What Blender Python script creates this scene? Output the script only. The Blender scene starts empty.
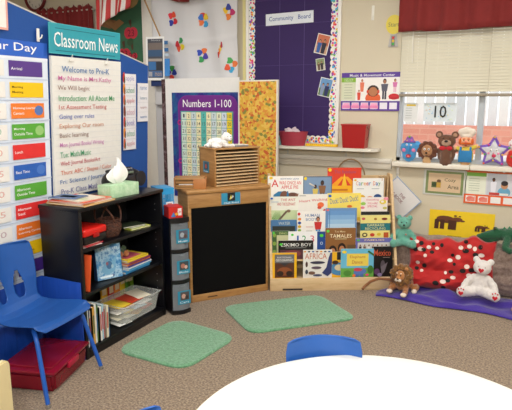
import bpy, bmesh, math, random
from mathutils import Vector, Matrix, noise
random.seed(7)
C = bpy.context.scene.collection
PI = math.pi
R = math.radians

# ------------------------------------------------------------------ camera
CAM_H = 1.5; PITCH = R(10.8); YAW = R(26.4); FPX = 550.0
cd = bpy.data.cameras.new('camera'); cam = bpy.data.objects.new('camera', cd); C.objects.link(cam)
cam.location = (0, 0, CAM_H); cam.rotation_euler = (PI/2 - PITCH, 0, YAW)
cd.sensor_width = 36; cd.sensor_fit = 'HORIZONTAL'; cd.lens = FPX/512*36; cd.clip_start = .05
bpy.context.scene.camera = cam
# ------------------------------------------------------------------ world, sun, lamps, exposure
w = bpy.data.worlds.new('sky'); bpy.context.scene.world = w; w.use_nodes = True
bg = w.node_tree.nodes['Background']; bg.inputs[0].default_value = (.9, .95, 1, 1); bg.inputs[1].default_value = 1.7
sd = bpy.data.lights.new('sun', 'SUN'); sd.energy = 2.8; sd.angle = R(1.5); sd.color = (1, .96, .9)
so = bpy.data.objects.new('sun', sd); so.rotation_euler = (R(48), 0, R(-25)); C.objects.link(so)
LAMPS = [(-3.6, 1.0), (-1.2, 1.0), (.9, 1.0), (-3.6, 3.2), (-1.2, 3.2), (.9, 3.2), (-1.2, -1.4), (.9, -1.4)]
LAMP_W = 19
flash = bpy.data.lights.new('flash', 'AREA'); flash.energy = 52; flash.size = .35; flash.color = (1, .99, .98)
fo = bpy.data.objects.new('flash', flash); fo.location = (.05, -.35, 2.05); fo.rotation_euler = (R(76), 0, R(26)); C.objects.link(fo)
vs = bpy.context.scene.view_settings
vs.view_transform = 'Standard'; vs.look = 'None'; vs.gamma = 1; vs.use_curve_mapping = False; vs.exposure = 0.0

# ------------------------------------------------------------------ pixel -> world helper (measuring only)
_F = Vector((-math.sin(YAW)*math.cos(PITCH), math.cos(YAW)*math.cos(PITCH), -math.sin(PITCH)))
_R = Vector((math.cos(YAW), math.sin(YAW), 0)); _U = _R.cross(_F); _C = Vector((0, 0, CAM_H))
def ray(x, y): return _F*FPX + _R*(x-256) - _U*(y-205)
def atz(x, y, z): d = ray(x, y); return _C + d*((z-CAM_H)/d.z)
class Plane:
    def __init__(s, ox, oy, ang, off=0):
        s.a = ang; s.r = Vector((math.cos(ang), math.sin(ang), 0)); s.n = Vector((math.sin(ang), -math.cos(ang), 0))
        s.o = Vector((ox, oy, 0)) + s.n*off
    def shift(s, off): return Plane(s.o.x + s.n.x*off, s.o.y + s.n.y*off, s.a)
    def hit(s, x, y):
        d = ray(x, y); t = (s.o-_C).dot(s.n)/d.dot(s.n); p = _C + d*t
        return ((p-s.o).dot(s.r), p.z)
    def at(s, u, z, out=0): p = s.o + s.r*u + s.n*out; return Vector((p.x, p.y, z))

# ------------------------------------------------------------------ materials
def lin(c): c /= 255; return c/12.92 if c <= .04045 else ((c+.055)/1.055)**2.4
_m = {}
def M(hexc, rough=.55, var=.05, scale=30, bump=0, bscale=200, metal=0, alpha=1, trans=0, sheen=0, spec=.5):
    key = (hexc, rough, var, scale, bump, bscale, metal, alpha, trans, sheen, spec)
    if key in _m: return _m[key]
    m = bpy.data.materials.new('paint_' + hexc); m.use_nodes = True; nt = m.node_tree
    b = nt.nodes['Principled BSDF']; col = [lin(int(hexc[i:i+2], 16)) for i in (0, 2, 4)]
    tc = nt.nodes.new('ShaderNodeTexCoord'); nz = nt.nodes.new('ShaderNodeTexNoise'); nz.inputs['Scale'].default_value = scale; nz.inputs['Detail'].default_value = 4
    nt.links.new(tc.outputs['Object'], nz.inputs['Vector'])
    mx = nt.nodes.new('ShaderNodeMix'); mx.data_type = 'RGBA'
    mx.inputs[6].default_value = [c*(1-var) for c in col] + [1]; mx.inputs[7].default_value = [min(1, c*(1+var)) for c in col] + [1]
    nt.links.new(nz.outputs['Fac'], mx.inputs[0]); nt.links.new(mx.outputs[2], b.inputs['Base Color'])
    b.inputs['Roughness'].default_value = rough; b.inputs['Metallic'].default_value = metal; b.inputs['Alpha'].default_value = alpha
    b.inputs['Transmission Weight'].default_value = trans; b.inputs['Sheen Weight'].default_value = sheen
    b.inputs['Specular IOR Level'].default_value = spec
    if bump:
        n2 = nt.nodes.new('ShaderNodeTexNoise'); n2.inputs['Scale'].default_value = bscale; n2.inputs['Detail'].default_value = 3
        nt.links.new(tc.outputs['Object'], n2.inputs['Vector'])
        bp = nt.nodes.new('ShaderNodeBump'); bp.inputs['Strength'].default_value = bump; bp.inputs['Distance'].default_value = .01
        nt.links.new(n2.outputs['Fac'], bp.inputs['Height']); nt.links.new(bp.outputs[0], b.inputs['Normal'])
    _m[key] = m; return m
def ramp_mat(name, stops, scale, rough=.8, bump=0, detail=6, kind='noise', stretch=(1, 1, 1), sheen=0):
    m = bpy.data.materials.new(name); m.use_nodes = True; nt = m.node_tree; b = nt.nodes['Principled BSDF']
    tc = nt.nodes.new('ShaderNodeTexCoord'); mp = nt.nodes.new('ShaderNodeMapping'); mp.inputs['Scale'].default_value = stretch
    nt.links.new(tc.outputs['Object'], mp.inputs[0])
    if kind == 'voronoi':
        nz = nt.nodes.new('ShaderNodeTexVoronoi'); out = nz.outputs['Color']
    else:
        nz = nt.nodes.new('ShaderNodeTexNoise'); nz.inputs['Detail'].default_value = detail; nz.inputs['Roughness'].default_value = .7; out = nz.outputs['Fac']
    nz.inputs['Scale'].default_value = scale; nt.links.new(mp.outputs[0], nz.inputs['Vector'])
    cr = nt.nodes.new('ShaderNodeValToRGB'); nt.links.new(out, cr.inputs[0])
    if kind == 'voronoi': cr.color_ramp.interpolation = 'CONSTANT'
    el = cr.color_ramp.elements
    while len(el) < len(stops): el.new(.5)
    for e, (p, h) in zip(el, stops): e.position = p; e.color = [lin(int(h[i:i+2], 16)) for i in (0, 2, 4)] + [1]
    nt.links.new(cr.outputs[0], b.inputs['Base Color']); b.inputs['Roughness'].default_value = rough; b.inputs['Sheen Weight'].default_value = sheen
    if bump:
        bp = nt.nodes.new('ShaderNodeBump'); bp.inputs['Strength'].default_value = bump; bp.inputs['Distance'].default_value = .01
        nt.links.new(nz.outputs[0], bp.inputs['Height']); nt.links.new(bp.outputs[0], b.inputs['Normal'])
    return m
def brick_mat():
    m = bpy.data.materials.new('outside_brick'); m.use_nodes = True; nt = m.node_tree; b = nt.nodes['Principled BSDF']
    tc = nt.nodes.new('ShaderNodeTexCoord'); sx = nt.nodes.new('ShaderNodeSeparateXYZ'); cb = nt.nodes.new('ShaderNodeCombineXYZ')
    nt.links.new(tc.outputs['Object'], sx.inputs[0]); nt.links.new(sx.outputs[0], cb.inputs[0]); nt.links.new(sx.outputs[2], cb.inputs[1])
    bt = nt.nodes.new('ShaderNodeTexBrick'); bt.inputs['Scale'].default_value = 1; bt.inputs['Brick Width'].default_value = .21; bt.inputs['Row Height'].default_value = .075; bt.inputs['Mortar Size'].default_value = .008
    for i, h in ((1, 'c48474'), (2, 'ba7868'), (3, 'c08c7c')): bt.inputs[i].default_value = [lin(int(h[k:k+2], 16)) for k in (0, 2, 4)] + [1]
    nt.links.new(cb.outputs[0], bt.inputs['Vector']); nt.links.new(bt.outputs[0], b.inputs['Base Color']); b.inputs['Roughness'].default_value = .9
    return m
def glass_mat():
    m = bpy.data.materials.new('window_glass'); m.use_nodes = True; nt = m.node_tree; nt.nodes.remove(nt.nodes['Principled BSDF'])
    t = nt.nodes.new('ShaderNodeBsdfTransparent'); g = nt.nodes.new('ShaderNodeBsdfGlossy'); g.inputs[1].default_value = .03
    mx = nt.nodes.new('ShaderNodeMixShader'); mx.inputs[0].default_value = .05
    nt.links.new(t.outputs[0], mx.inputs[1]); nt.links.new(g.outputs[0], mx.inputs[2]); nt.links.new(mx.outputs[0], nt.nodes['Material Output'].inputs[0])
    return m
WALL = M('d4cab2', .8, .02, 4, .15, 120)
CEIL = M('e8e4da', .9, .03, 8)
CARPET = ramp_mat('carpet', [(.32, '46382a'), (.46, '7e6a54'), (.56, '9a856c'), (.70, 'c2ae94')], 85, .95, .7, sheen=.2)
OAK = ramp_mat('oak_veneer', [(.3, '94693a'), (.5, 'ab7e4a'), (.7, 'bb8e58')], 5, .45, stretch=(1, 1, 9))
OAK2 = ramp_mat('birch_ply', [(.3, 'c9a878'), (.5, 'd8b98c'), (.7, 'e0c59c')], 4, .5, stretch=(1, 1, 7))
BLACK = M('08090d', .35, .1, 10)
WHITE = M('f0eee8', .5, .02)
GLASS = glass_mat()

# ------------------------------------------------------------------ mesh builder
class MB:
    def __init__(s): s.v = []; s.f = []; s.fm = []; s.sm = []; s.mats = []
    def mi(s, m):
        if m not in s.mats: s.mats.append(m)
        return s.mats.index(m)
    def raw(s, vs_, fs, m, smooth=False, X=None):
        o = len(s.v); s.v += [tuple(X @ Vector(p)) if X else tuple(p) for p in vs_]
        k = s.mi(m)
        for f in fs: s.f.append([o+i for i in f]); s.fm.append(k); s.sm.append(smooth)
        return s
    def bm(s, b, m, smooth=False, X=None):
        b.verts.index_update(); s.raw([v.co[:] for v in b.verts], [[v.index for v in f.verts] for f in b.faces], m, smooth, X); b.free(); return s
    def box(s, x0, x1, y0, y1, z0, z1, m, bev=0, seg=2, X=None, smooth=False):
        b = bmesh.new(); bmesh.ops.create_cube(b, size=1)
        for v in b.verts: v.co = Vector(((x0+x1)/2 + v.co.x*(x1-x0), (y0+y1)/2 + v.co.y*(y1-y0), (z0+z1)/2 + v.co.z*(z1-z0)))
        if bev: bmesh.ops.bevel(b, geom=b.edges[:], offset=bev, segments=seg, profile=.5, affect='EDGES')
        return s.bm(b, m, smooth or bev > 0, X)
    def tube(s, pts, r, m, seg=8, closed=False, X=None, cap=True):
        pts = [Vector(p) for p in pts]; n = len(pts); rr = r if isinstance(r, (list, tuple)) else [r]*n
        V = []; F = []; prev = None
        for i, p in enumerate(pts):
            if closed: t = pts[(i+1) % n] - pts[i-1]
            else: t = pts[min(i+1, n-1)] - pts[max(i-1, 0)]
            t.normalize()
            if prev is None: a = t.orthogonal().normalized()
            else: a = (prev - t*prev.dot(t)).normalized()
            prev = a; b = t.cross(a)
            for k in range(seg): an = 2*PI*k/seg; V.append(p + (a*math.cos(an) + b*math.sin(an))*rr[i])
        for i in range(n if closed else n-1):
            for k in range(seg):
                j = (i+1) % n; F.append([i*seg+k, i*seg+(k+1) % seg, j*seg+(k+1) % seg, j*seg+k])
        if cap and not closed: F.append(list(range(seg))[::-1]); F.append([(n-1)*seg+k for k in range(seg)])
        return s.raw(V, F, m, True, X)
    def lathe(s, prof, m, c=(0, 0, 0), seg=32, sx=1, sy=1, X=None, smooth=True):
        V = []; F = []; n = len(prof)
        for r, z in prof:
            for k in range(seg): a = 2*PI*k/seg; V.append((c[0]+r*sx*math.cos(a), c[1]+r*sy*math.sin(a), c[2]+z))
        for i in range(n-1):
            for k in range(seg): F.append([i*seg+k, i*seg+(k+1) % seg, (i+1)*seg+(k+1) % seg, (i+1)*seg+k])
        F.append(list(range(seg))[::-1]); F.append([(n-1)*seg+k for k in range(seg)])
        return s.raw(V, F, m, smooth, X)
    def ell(s, c, r, m, rot=None, seg=16, X=None):
        b = bmesh.new(); bmesh.ops.create_uvsphere(b, u_segments=seg, v_segments=max(6, seg*2//3), radius=1)
        T = Matrix.Translation(c) @ (rot.to_4x4() if rot else Matrix()) @ Matrix.Diagonal((r[0], r[1], r[2], 1))
        bmesh.ops.transform(b, matrix=T, verts=b.verts); return s.bm(b, m, True, X)
    def prism(s, pts, d0, d1, m, axis='y', X=None, smooth=False):
        """2D outline extruded: axis y -> pts are (x,z); axis z -> (x,y); axis x -> (y,z)"""
        def q(p, d): return (p[0], d, p[1]) if axis == 'y' else (p[0], p[1], d) if axis == 'z' else (d, p[0], p[1])
        n = len(pts); V = [q(p, d0) for p in pts] + [q(p, d1) for p in pts]
        F = [list(range(n)), list(range(n, 2*n))[::-1]] + [[i, n+i, n+(i+1) % n, (i+1) % n] for i in range(n)]
        b = bmesh.new(); vv = [b.verts.new(p) for p in V]
        for f in F: b.faces.new([vv[i] for i in f])
        bmesh.ops.recalc_face_normals(b, faces=b.faces[:]); return s.bm(b, m, smooth, X)
    def build(s, name, parent=None, loc=None, rz=0, rot=None):
        me = bpy.data.meshes.new(name); me.from_pydata(s.v, [], s.f); me.update()
        for m in s.mats: me.materials.append(m)
        me.polygons.foreach_set('material_index', s.fm); me.polygons.foreach_set('use_smooth', s.sm)
        b = bmesh.new(); b.from_mesh(me)
        if s.sm and any(s.sm):
            for e in b.edges:
                if len(e.link_faces) == 2 and e.calc_face_angle(0) > .7: e.smooth = False
        b.to_mesh(me); b.free()
        o = bpy.data.objects.new(name, me); C.objects.link(o)
        if parent: o.parent = parent
        if loc is not None: o.location = loc
        o.rotation_euler = rot if rot else (0, 0, rz)
        return o
def T(o, label, cat, group=None):
    o['label'] = label; o['category'] = cat
    if group: o['group'] = group
    return o
def S(o): o['kind'] = 'structure'; return o
def E(name, loc, rz=0, label=None, cat=None, group=None, rot=None):
    o = bpy.data.objects.new(name, None); C.objects.link(o); o.location = loc; o.rotation_euler = rot if rot else (0, 0, rz)
    if label: T(o, label, cat, group)
    return o
def copy_tree(o, parent=None):
    c = o.copy(); C.objects.link(c); c.parent = parent
    for ch in list(o.children): copy_tree(ch, c)
    return c

# ------------------------------------------------------------------ flat printed things
_tc = {}
def text_geo(s):
    if s in _tc: return _tc[s]
    cu = bpy.data.curves.new('lettering', 'FONT'); cu.body = s; cu.resolution_u = 2; cu.offset = .004
    ob = bpy.data.objects.new('lettering', cu); me = bpy.data.meshes.new_from_object(ob)
    V = [(v.co.x, v.co.y) for v in me.vertices]; F = [list(p.vertices) for p in me.polygons]
    bpy.data.objects.remove(ob); bpy.data.curves.remove(cu); bpy.data.meshes.remove(me)
    x0 = min(v[0] for v in V); x1 = max(v[0] for v in V); y0 = min(v[1] for v in V); y1 = max(v[1] for v in V)
    V = [((x-x0)/(x1-x0), (y-y0)/(y1-y0)) for x, y in V]
    _tc[s] = (V, F); return _tc[s]
class Card(MB):
    """board lying in local x-z, front towards -y; marks use fractions (0..1, up) of width and height"""
    def __init__(s, w, h, base='ffffff', t=.004, back=None, rough=.5, side=None, mat=None, bev=0):
        super().__init__(); s.w = w; s.h = h; s.k = 0; s.t = t; s.rough = rough
        m = mat or M(base, rough)
        if back or side:
            s.box(0, w, .0008, t, 0, h, M(side or back, .6)); s.box(0, w, 0, .001, 0, h, m); s.box(0, w, t-.001, t, 0, h, m)
        else: s.box(0, w, 0, t, 0, h, m, bev)
    def _y(s): s.k += 1; return -.0004*min(s.k, 14) - .00003*s.k
    def P(s, pts, col):
        y = s._y(); P3 = [(x*s.w, y, z*s.h) for x, z in pts]
        a = sum(pts[i][0]*pts[(i+1) % len(pts)][1] - pts[(i+1) % len(pts)][0]*pts[i][1] for i in range(len(pts)))
        idx = list(range(len(pts)));  idx = idx if a > 0 else idx[::-1]
        s.raw(P3, [idx], M(col, s.rough) if isinstance(col, str) else col); return s
    def r(s, x0, y0, x1, y1, col): return s.P([(x0, y0), (x1, y0), (x1, y1), (x0, y1)], col)
    def e(s, cx, cy, rx, ry, col, rot=0, n=14):
        a = s.w/s.h; P = []
        for k in range(n):
            t = 2*PI*k/n; x = math.cos(t)*rx; y = math.sin(t)*ry/a
            P.append((cx + x*math.cos(rot) - y*math.sin(rot), cy + (x*math.sin(rot) + y*math.cos(rot))*a))
        return s.P(P, col)
    def t_(s, txt, x0, y0, x1, y1, col, rot=0):
        V, F = text_geo(txt); y = s._y(); cx = (x0+x1)/2; cy = (y0+y1)/2; P = []
        for u, v in V:
            dx = (x0 + (x1-x0)*u - cx)*s.w; dz = (y0 + (y1-y0)*v - cy)*s.h
            P.append((cx*s.w + dx*math.cos(rot) - dz*math.sin(rot), y, cy*s.h + dx*math.sin(rot) + dz*math.cos(rot)))
        s.raw(P, F, M(col, s.rough) if isinstance(col, str) else col); return s
    def frame(s, b, col, bz=None):
        bz = bz or b*s.w/s.h; s.r(0, 0, 1, bz, col); s.r(0, 1-bz, 1, 1, col); s.r(0, bz, b, 1-bz, col); s.r(1-b, bz, 1, 1-bz, col); return s
    def person(s, x, y, h, skin, shirt, hair, pants=None):
        a = s.w/s.h; hw = h/a
        if pants: s.r(x-.10*hw, y, x-.01*hw, y+.42*h, pants); s.r(x+.01*hw, y, x+.10*hw, y+.42*h, pants)
        b0 = y+.38*h if pants else y
        s.P([(x-.12*hw, b0), (x+.12*hw, b0), (x+.17*hw, y+.72*h), (x-.17*hw, y+.72*h)], shirt)
        s.e(x, y+.85*h, .085*hw, .12*h, hair); s.e(x, y+.82*h, .065*hw, .09*h, skin); return s
def px(plane, x0, y0, x1, y1):
    """box on a plane from two opposite photo corners -> (u0, z0, w, h)"""
    u0, z1 = plane.hit(x0, y0); u1, z0 = plane.hit(x1, y1); return u0, z0, u1-u0, z1-z0
def put(card, name, plane, u, z, out=0, parent=None, lean=0, roll=0):
    p = plane.at(u, z, out); o = card.build(name, parent, p)
    o.rotation_euler = (Matrix.Rotation(plane.a, 4, 'Z') @ Matrix.Rotation(-lean, 4, 'X') @ Matrix.Rotation(roll, 4, 'Y')).to_euler(); return o

YW = 4.8
BACK = Plane(0, YW, 0); LEFT = Plane(-2.55, 0, PI/2)
EASEL = Plane(-2.19, 3.297, math.atan2(.79, .61)); RACK = Plane(-1.764, 3.805, math.atan2(.499, .900))

# ================================================================== SETTING
X0, X1, Y0 = -6.4, 2.6, -2.6; H = 2.8
S(MB().box(X0-.1, X1+.1, Y0-.1, YW+.12, -.1, 0, CARPET).build('floor'))
S(MB().box(X0-.1, X1+.1, Y0-.1, YW+.12, H, H+.1, CEIL).build('ceiling'))
S(MB().box(X0-.1, X0, Y0, YW, 0, H, WALL).build('wall_left'))
S(MB().box(X1, X1+.1, Y0, YW, 0, H, WALL).build('wall_right'))
S(MB().box(X0, X1, Y0-.1, Y0, 0, H, WALL).build('wall_front'))
WX0, WX1, WZ0, WZ1 = -1.03, 1.6, .985, 2.2      # window opening
VX0, VX1 = -5.05, -4.36                         # window behind divider
wb = MB()
wb.box(X0, VX0, YW, YW+.12, 0, H, WALL).box(VX0, VX1, YW, YW+.12, 0, 1.2, WALL).box(VX0, VX1, YW, YW+.12, 2.4, H, WALL)
wb.box(VX1, WX0, YW, YW+.12, 0, H, WALL).box(WX0, WX1, YW, YW+.12, 0, WZ0, WALL).box(WX0, WX1, YW, YW+.12, WZ1, H, WALL).box(WX1, X1, YW, YW+.12, 0, H, WALL)
S(wb.build('wall_back'))
S(MB().box(-3.3, X1, YW-.012, YW, 0, .1, M('5a4a3c', .6)).build('baseboard_back'))
# windows
FR = M('b9c0c6', .4, .03); SILL = M('e9e2d2', .45, .02)
def window(n, x0, x1, z0, z1, mull):
    r = S(E('window_%d' % n, (0, 0, 0)))
    f = MB().box(x0, x0+.03, YW+.02, YW+.09, z0, z1, FR).box(x1-.03, x1, YW+.02, YW+.09, z0, z1, FR).box(x0, x1, YW+.02, YW+.09, z0, z0+.03, FR).box(x0, x1, YW+.02, YW+.09, z1-.03, z1, FR)
    for mx in mull: f.box(mx, mx+.045, YW+.025, YW+.085, z0, z1, FR, .004)
    f.build('window_frame', r)
    MB().box(x0+.03, x1-.03, YW+.055, YW+.06, z0+.03, z1-.03, GLASS).build('window_pane', r)
    return r
w1 = window(1, WX0, WX1, WZ0, WZ1, [-.395, .55])
MB().box(WX0-.015, -.42, YW-.085, YW+.02, WZ0-.042, WZ0-.002, SILL, .006).box(-.417, WX1+.02, YW-.085, YW+.02, WZ0-.042, WZ0-.002, SILL, .006).build('window_sill', w1)
window(2, VX0, VX1, 1.2, 2.4, [])
# white door and its frame behind the divider
d = S(E('door_1', (0, 0, 0))); DW = M('d9d8d6', .45, .02); DG = M('c9c9cc', .45, .02)
MB().box(-3.68, -3.54, YW-.03, YW, 0, 2.7, M('e6e2d8', .5), .004).build('door_frame', d)
lf = MB().box(-3.54, -2.72, YW-.022, YW, 0, 2.1, DG)
for a, b in ((.15, .95), (1.05, 1.3), (1.4, 2.0)): lf.box(-3.47, -2.8, YW-.03, YW-.02, a, b, DG, .008)
lf.build('door_leaf', d)
# conduit rail under the ledge
S(MB().box(-2.7, WX0-.03, YW-.035, YW, .96, 1.0, M('ded8ca', .5), .004).box(-2.7, WX0-.03, YW-.02, YW, .905, .96, M('d8d0be', .5), .003).build('trim_1'))
# outdoors
S(MB().box(-8, 9, YW+.12, 14, -.15, -.05, M('c9c4ba', .9)).build('ground_outside'))
t = T(E('brick_wall', (0, 7.2, -.05)), 'low red brick wall outside the window below the white fence', 'wall')
MB().box(-4, 5, 0, .2, 0, 1.24, brick_mat()).build('brickwork', t); MB().box(-4, 5, -.9, 0, 0, .9, M('e4e4e2', .8), .01).build('ledge', t)
t = T(E('picket_fence', (0, 7.45, -.05)), 'white weathered board fence seen through the window above the brick', 'fence')
f = MB()
for i in range(70):
    x = -4 + i*.125; f.box(x, x+.108, 0, .02, 0, 2.6 + random.uniform(-.02, .02), M(random.choice(['c4c8cc', 'b4babe', 'ced0d0']), .8, .08, 6))
f.build('boards', t); MB().box(-4, 4.7, .02, .06, .5, .6, M('d0d4d6', .8)).box(-4, 4.7, .02, .06, 1.8, 1.9, M('d0d4d6', .8)).build('rail', t)
# ceiling lamps
EM = bpy.data.materials.new('lamp_diffuser'); EM.use_nodes = True
EM.node_tree.nodes['Principled BSDF'].inputs['Emission Color'].default_value = (1, .97, .92, 1); EM.node_tree.nodes['Principled BSDF'].inputs['Emission Strength'].default_value = 3
for i, (x, y) in enumerate(LAMPS):
    t = T(E('ceiling_light', (x, y, H)), 'white fluorescent ceiling panel', 'ceiling light', 'fluorescent ceiling panels')
    MB().box(-.62, .62, -.32, .32, -.05, 0, WHITE, .005).build('housing', t); MB().box(-.57, .57, -.27, .27, -.056, -.05, EM).build('diffuser', t)
    l = bpy.data.lights.new('panel_light', 'AREA'); l.shape = 'RECTANGLE'; l.size = 1.1; l.size_y = .5; l.energy = LAMP_W; l.color = (1, .985, .96)
    lo = bpy.data.objects.new('panel_light', l); lo.location = (0, 0, -.07); C.objects.link(lo); lo.parent = t

# ================================================================== LEFT DIVIDER AND ITS CHARTS
BLUEP = M('194e9a', .75, .08, 8, .1, 60)
t = T(E('divider_board', (-2.555, 0, 0)), 'blue paper covered divider board with a slanting top behind the charts', 'divider')
MB().prism([(1.3, .02), (3.37, .02), (3.37, 1.745), (1.3, 2.20)], -.035, 0, BLUEP, 'x').build('panel', t)
MB().prism([(1.3, 2.20), (3.37, 1.745), (3.37, 1.753), (1.3, 2.208)], -.037, .002, M('c8c6be', .5), 'x').build('edging', t)
MB().box(-.25, .2, 1.4, 1.44, 0, .03, BLACK, .005).box(-.25, .2, 3.2, 3.24, 0, .03, BLACK, .005).build('foot', t)
# daily schedule pocket chart
u0, zt = 1.72, 1.82; W_, H_ = .70, 1.42
def fy(z): return (z-(zt-H_))/H_
def fx(y): return (y-u0)/W_
c = Card(W_, H_, 'dfe8f4', .005)
c.r(0, fy(1.735), 1, 1, '2b63c8'); c.r(0, fy(1.72), 1, fy(1.735), 'e8eef8'); c.t_('Our Day', fx(1.985), fy(1.752), fx(2.345), fy(1.808), 'ffffff')
rows = [('Arrival', '5a3a8c', 'ffffff'), ('Morning\nMeeting', 'f5c810', '5a4a10'), ('Morning Learning\nCenters', 'f08030', 'ffffff'), ('Morning\nOutside Time', '58a838', 'ffffff'), ('Lunch', 'e03030', 'ffffff'), ('Rest Time', '2860b8', 'ffffff'),
        ('Afternoon\nOutside Time', '58a838', 'ffffff'), ('Afternoon\nSnack', 'e03030', 'ffffff'), ('Afternoon\nLearning Centers', 'f07828', 'ffffff'), ('Message\nQuiet Time', 'f5c810', '5a4a10'), ('Home Time', '4a2c88', 'ffffff')]
tm = ['8:00', '8:15', '8:45', '10:30', '11:30', '12:15', '2:00', '2:45', '3:30', '3:45', '4:00']
z = 1.712
for i, (tx, cb, ct) in enumerate(rows):
    a, b = fy(z-.083), fy(z)
    c.r(0, a-.012, 1, a-.008, 'c4d0e2')
    c.r(fx(2.148), a, fx(2.378), b, cb); c.r(fx(1.87), a, fx(2.118), b, 'eceae4'); c.t_(tm[i], fx(1.93), a+.02, fx(2.08), b-.014, random.choice(['c8b0b4', 'b4c0c0', 'b8a8c8', 'e0b0a8', 'a8c4b0']))
    ls = tx.split('\n')
    for k, l in enumerate(ls):
        hh = .011; yy = (a+b)/2 + (.004 if len(ls) == 2 else -.006) - k*.019
        c.t_(l, fx(2.162), yy, fx(2.162 + .0105*len(l)), yy+hh, ct)
    if i in (2, 3, 5): c.e(fx(2.34), (a+b)/2, .045, .02, {2: '5878b8', 3: '98c878', 5: '4878c8'}[i])
    z -= .1145
o = put(c, 'schedule_chart', LEFT, u0-.012, zt-H_, .008)
T(o, 'large daily schedule pocket chart with coloured time cards on the blue divider', 'chart')
# clip at its top corner
t = MB().box(-.004, .004, 0, .018, -.06, .012, WHITE, .003).tube([(0, .008, -.05), (.004, .03, -.035), (.004, .035, -.02)], .004, WHITE, 6).build('wall_clip', None, (-2.54, 2.335, 1.885))
T(t, 'white plastic hook clip above the schedule chart corner', 'clip')
# star paper
c = Card(.33, .36, 'f2efe8', .002); c.frame(.035, 'e8b0a0'); c.P([(.5+.10*(1 if k % 2 else .42)*math.sin(k*PI/5), .62+.09*(1 if k % 2 else .42)*math.cos(k*PI/5)) for k in range(10)], 'e86830')
for k in range(3): c.r(.2, .5-.12*k, .8, .51-.12*k, '8898a0')
c.e(.72, .18, .06, .03, 'e89878')
o = put(c, 'award_paper', LEFT, 1.81, 1.865, .016); T(o, 'white paper with an orange star above the schedule chart', 'paper')
# classroom news header
c = Card(.615, .172, '2f9fae', .003); c.r(.08, .83, .92, .85, '145a68'); c.r(.08, .1, .92, .12, '145a68'); c.frame(.008, '48b4c0')
c.t_('Classroom News', .06, .24, .96, .72, 'f4fbfb')
o = put(c, 'news_header', LEFT, 2.402, 1.768, .03); T(o, 'teal Classroom News header strip above the flip chart', 'sign')
# flip chart
t = T(E('flip_chart', (-2.545, 2.424, .91), PI/2), 'white handwritten flip chart pad below the Classroom News header', 'flip chart')
c = Card(.61, .845, 'e9e8e2', .018)
for k in range(22): c.r(.02, .03+k*.043, .99, .0315+k*.043, 'd2d6da')
L = [('Welcome to Pre-K', '4878b0', .12, .80), ('My Name is Mrs.Kathy', 'd070a8', .07, .83), ('We Will begin:', '9a7870', .06, .50), ('Introduction: All About Me', '48a068', .07, .88), ('1st Assessment Testing', 'c05858', .07, .75),
     ('Going over rules', '6070b8', .07, .56), ('Exploring Our room', 'c88868', .07, .70), ('Basic learning', '907068', .07, .47), ('Mon: Journal Books/ Writing', 'c878b8', .07, .70), ('Tue: Math/Music', '48a070', .07, .50),
     ('Wed: Journal Books/Art', 'c04858', .07, .64), ('Thurs: ABC / Shapes / Color', 'd06848', .07, .82), ('Fri: Science / Journal', '3868a8', .06, .72), ('Pre-K Class Math', '7878a8', .07, .6)]
for k, (s_, col, a, b) in enumerate(L): c.t_(s_, a, .895-k*.0675, b, .936-k*.0675, col)
o = c.build('pad', t); o.location = (0, -.018, 0)
m = MB()
for x in (.15, .46): m.box(x-.015, x+.015, -.032, -.018, .82, .845, WHITE, .003).tube([(x-.01, -.028, .83), (x, -.036, .86), (x+.01, -.028, .83)], .003, M('cfd6da', .3), 6)
m.build('clip', t)
# word card strips on the blue board
def strips(name, u, z0, w_, h_, n, cols, label, dots):
    c = Card(w_, h_, 'e6e6ea', .003)
    for k in range(n):
        y = 1-(k+.6)/n; c.t_(random.choice(['apple', 'school', 'name', 'book', 'letters', 'colors']), .22, y-.02, .85, y+.06, cols[k % len(cols)])
        c.r(0, 1-(k+1)/n, 1, 1-(k+1)/n+.004, 'b8bcc8')
        if dots: c.e(.04, 1-(k+.35)/n, .09, .07, ['c83830', 'e89030', 'd06038', '883828'][k % 4]); c.e(.09, 1-(k+.55)/n, .05, .05, ['485030', '5a3828'][k % 2])
    T(put(c, name, LEFT, u, z0, .006), label, 'word card')
strips('word_card', 3.08, 1.15, .138, .53, 7, ['9890c0', '78a890', 'd098a0', 'c8a0b0'], 'long white word card strip right beside the flip chart on blue paper', True)
strips('word_card', 3.238, 1.345, .122, .275, 4, ['6888b8', '7890a8', 'c0a0a8'], 'shorter white word card strip at the right end of the divider', False)

# ================================================================== BACK WALL LEFT PART
RED = M('801c1a', .8, .15, 14, .2, 60, sheen=.2)
def valance(name, x0, x1, z0, z1, label, top_ruffle=True, n=14, droop=0, y=YW-.06, am=1.0):
    nx = int((x1-x0)/.012); nz = 10; V = []; F = []
    for j in range(nz+1):
        for i in range(nx+1):
            u = i/nx; v = j/nz; ph = u*n*2*PI + 1.3*math.sin(u*9)
            amp = (.022 + .018*(1-v))*am; x = x0 + (x1-x0)*u
            zb = z0 + .010*math.sin(ph*.33+1)*am - droop*math.sin(u*PI)
            zt_ = z1 + (.018*math.sin(ph*1.7) if top_ruffle else 0)
            V.append((x, y + amp*math.sin(ph) + .006*math.sin(ph*2.3), zb + (zt_-zb)*v))
    for j in range(nz):
        for i in range(nx): a = j*(nx+1)+i; F.append([a, a+1, a+nx+2, a+nx+1])
    t = E(name, (0, 0, 0), 0, label, 'curtain'); cl = MB().raw(V, F, RED, True).build('fabric', t)
    so_ = cl.modifiers.new('solid', 'SOLIDIFY'); so_.thickness = .003
    MB().tube([(x0-.03, y+.01, z1-.045), (x1+.03, y+.01, z1-.045)], .008, M('c8c0b0', .3), 8).box(x0+.02, x0+.035, y+.01, YW, z1-.06, z1-.03, M('c8c0b0')).box(x1-.035, x1-.02, y+.01, YW, z1-.06, z1-.03, M('c8c0b0')).build('curtain_rod', t)
    return t
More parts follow.
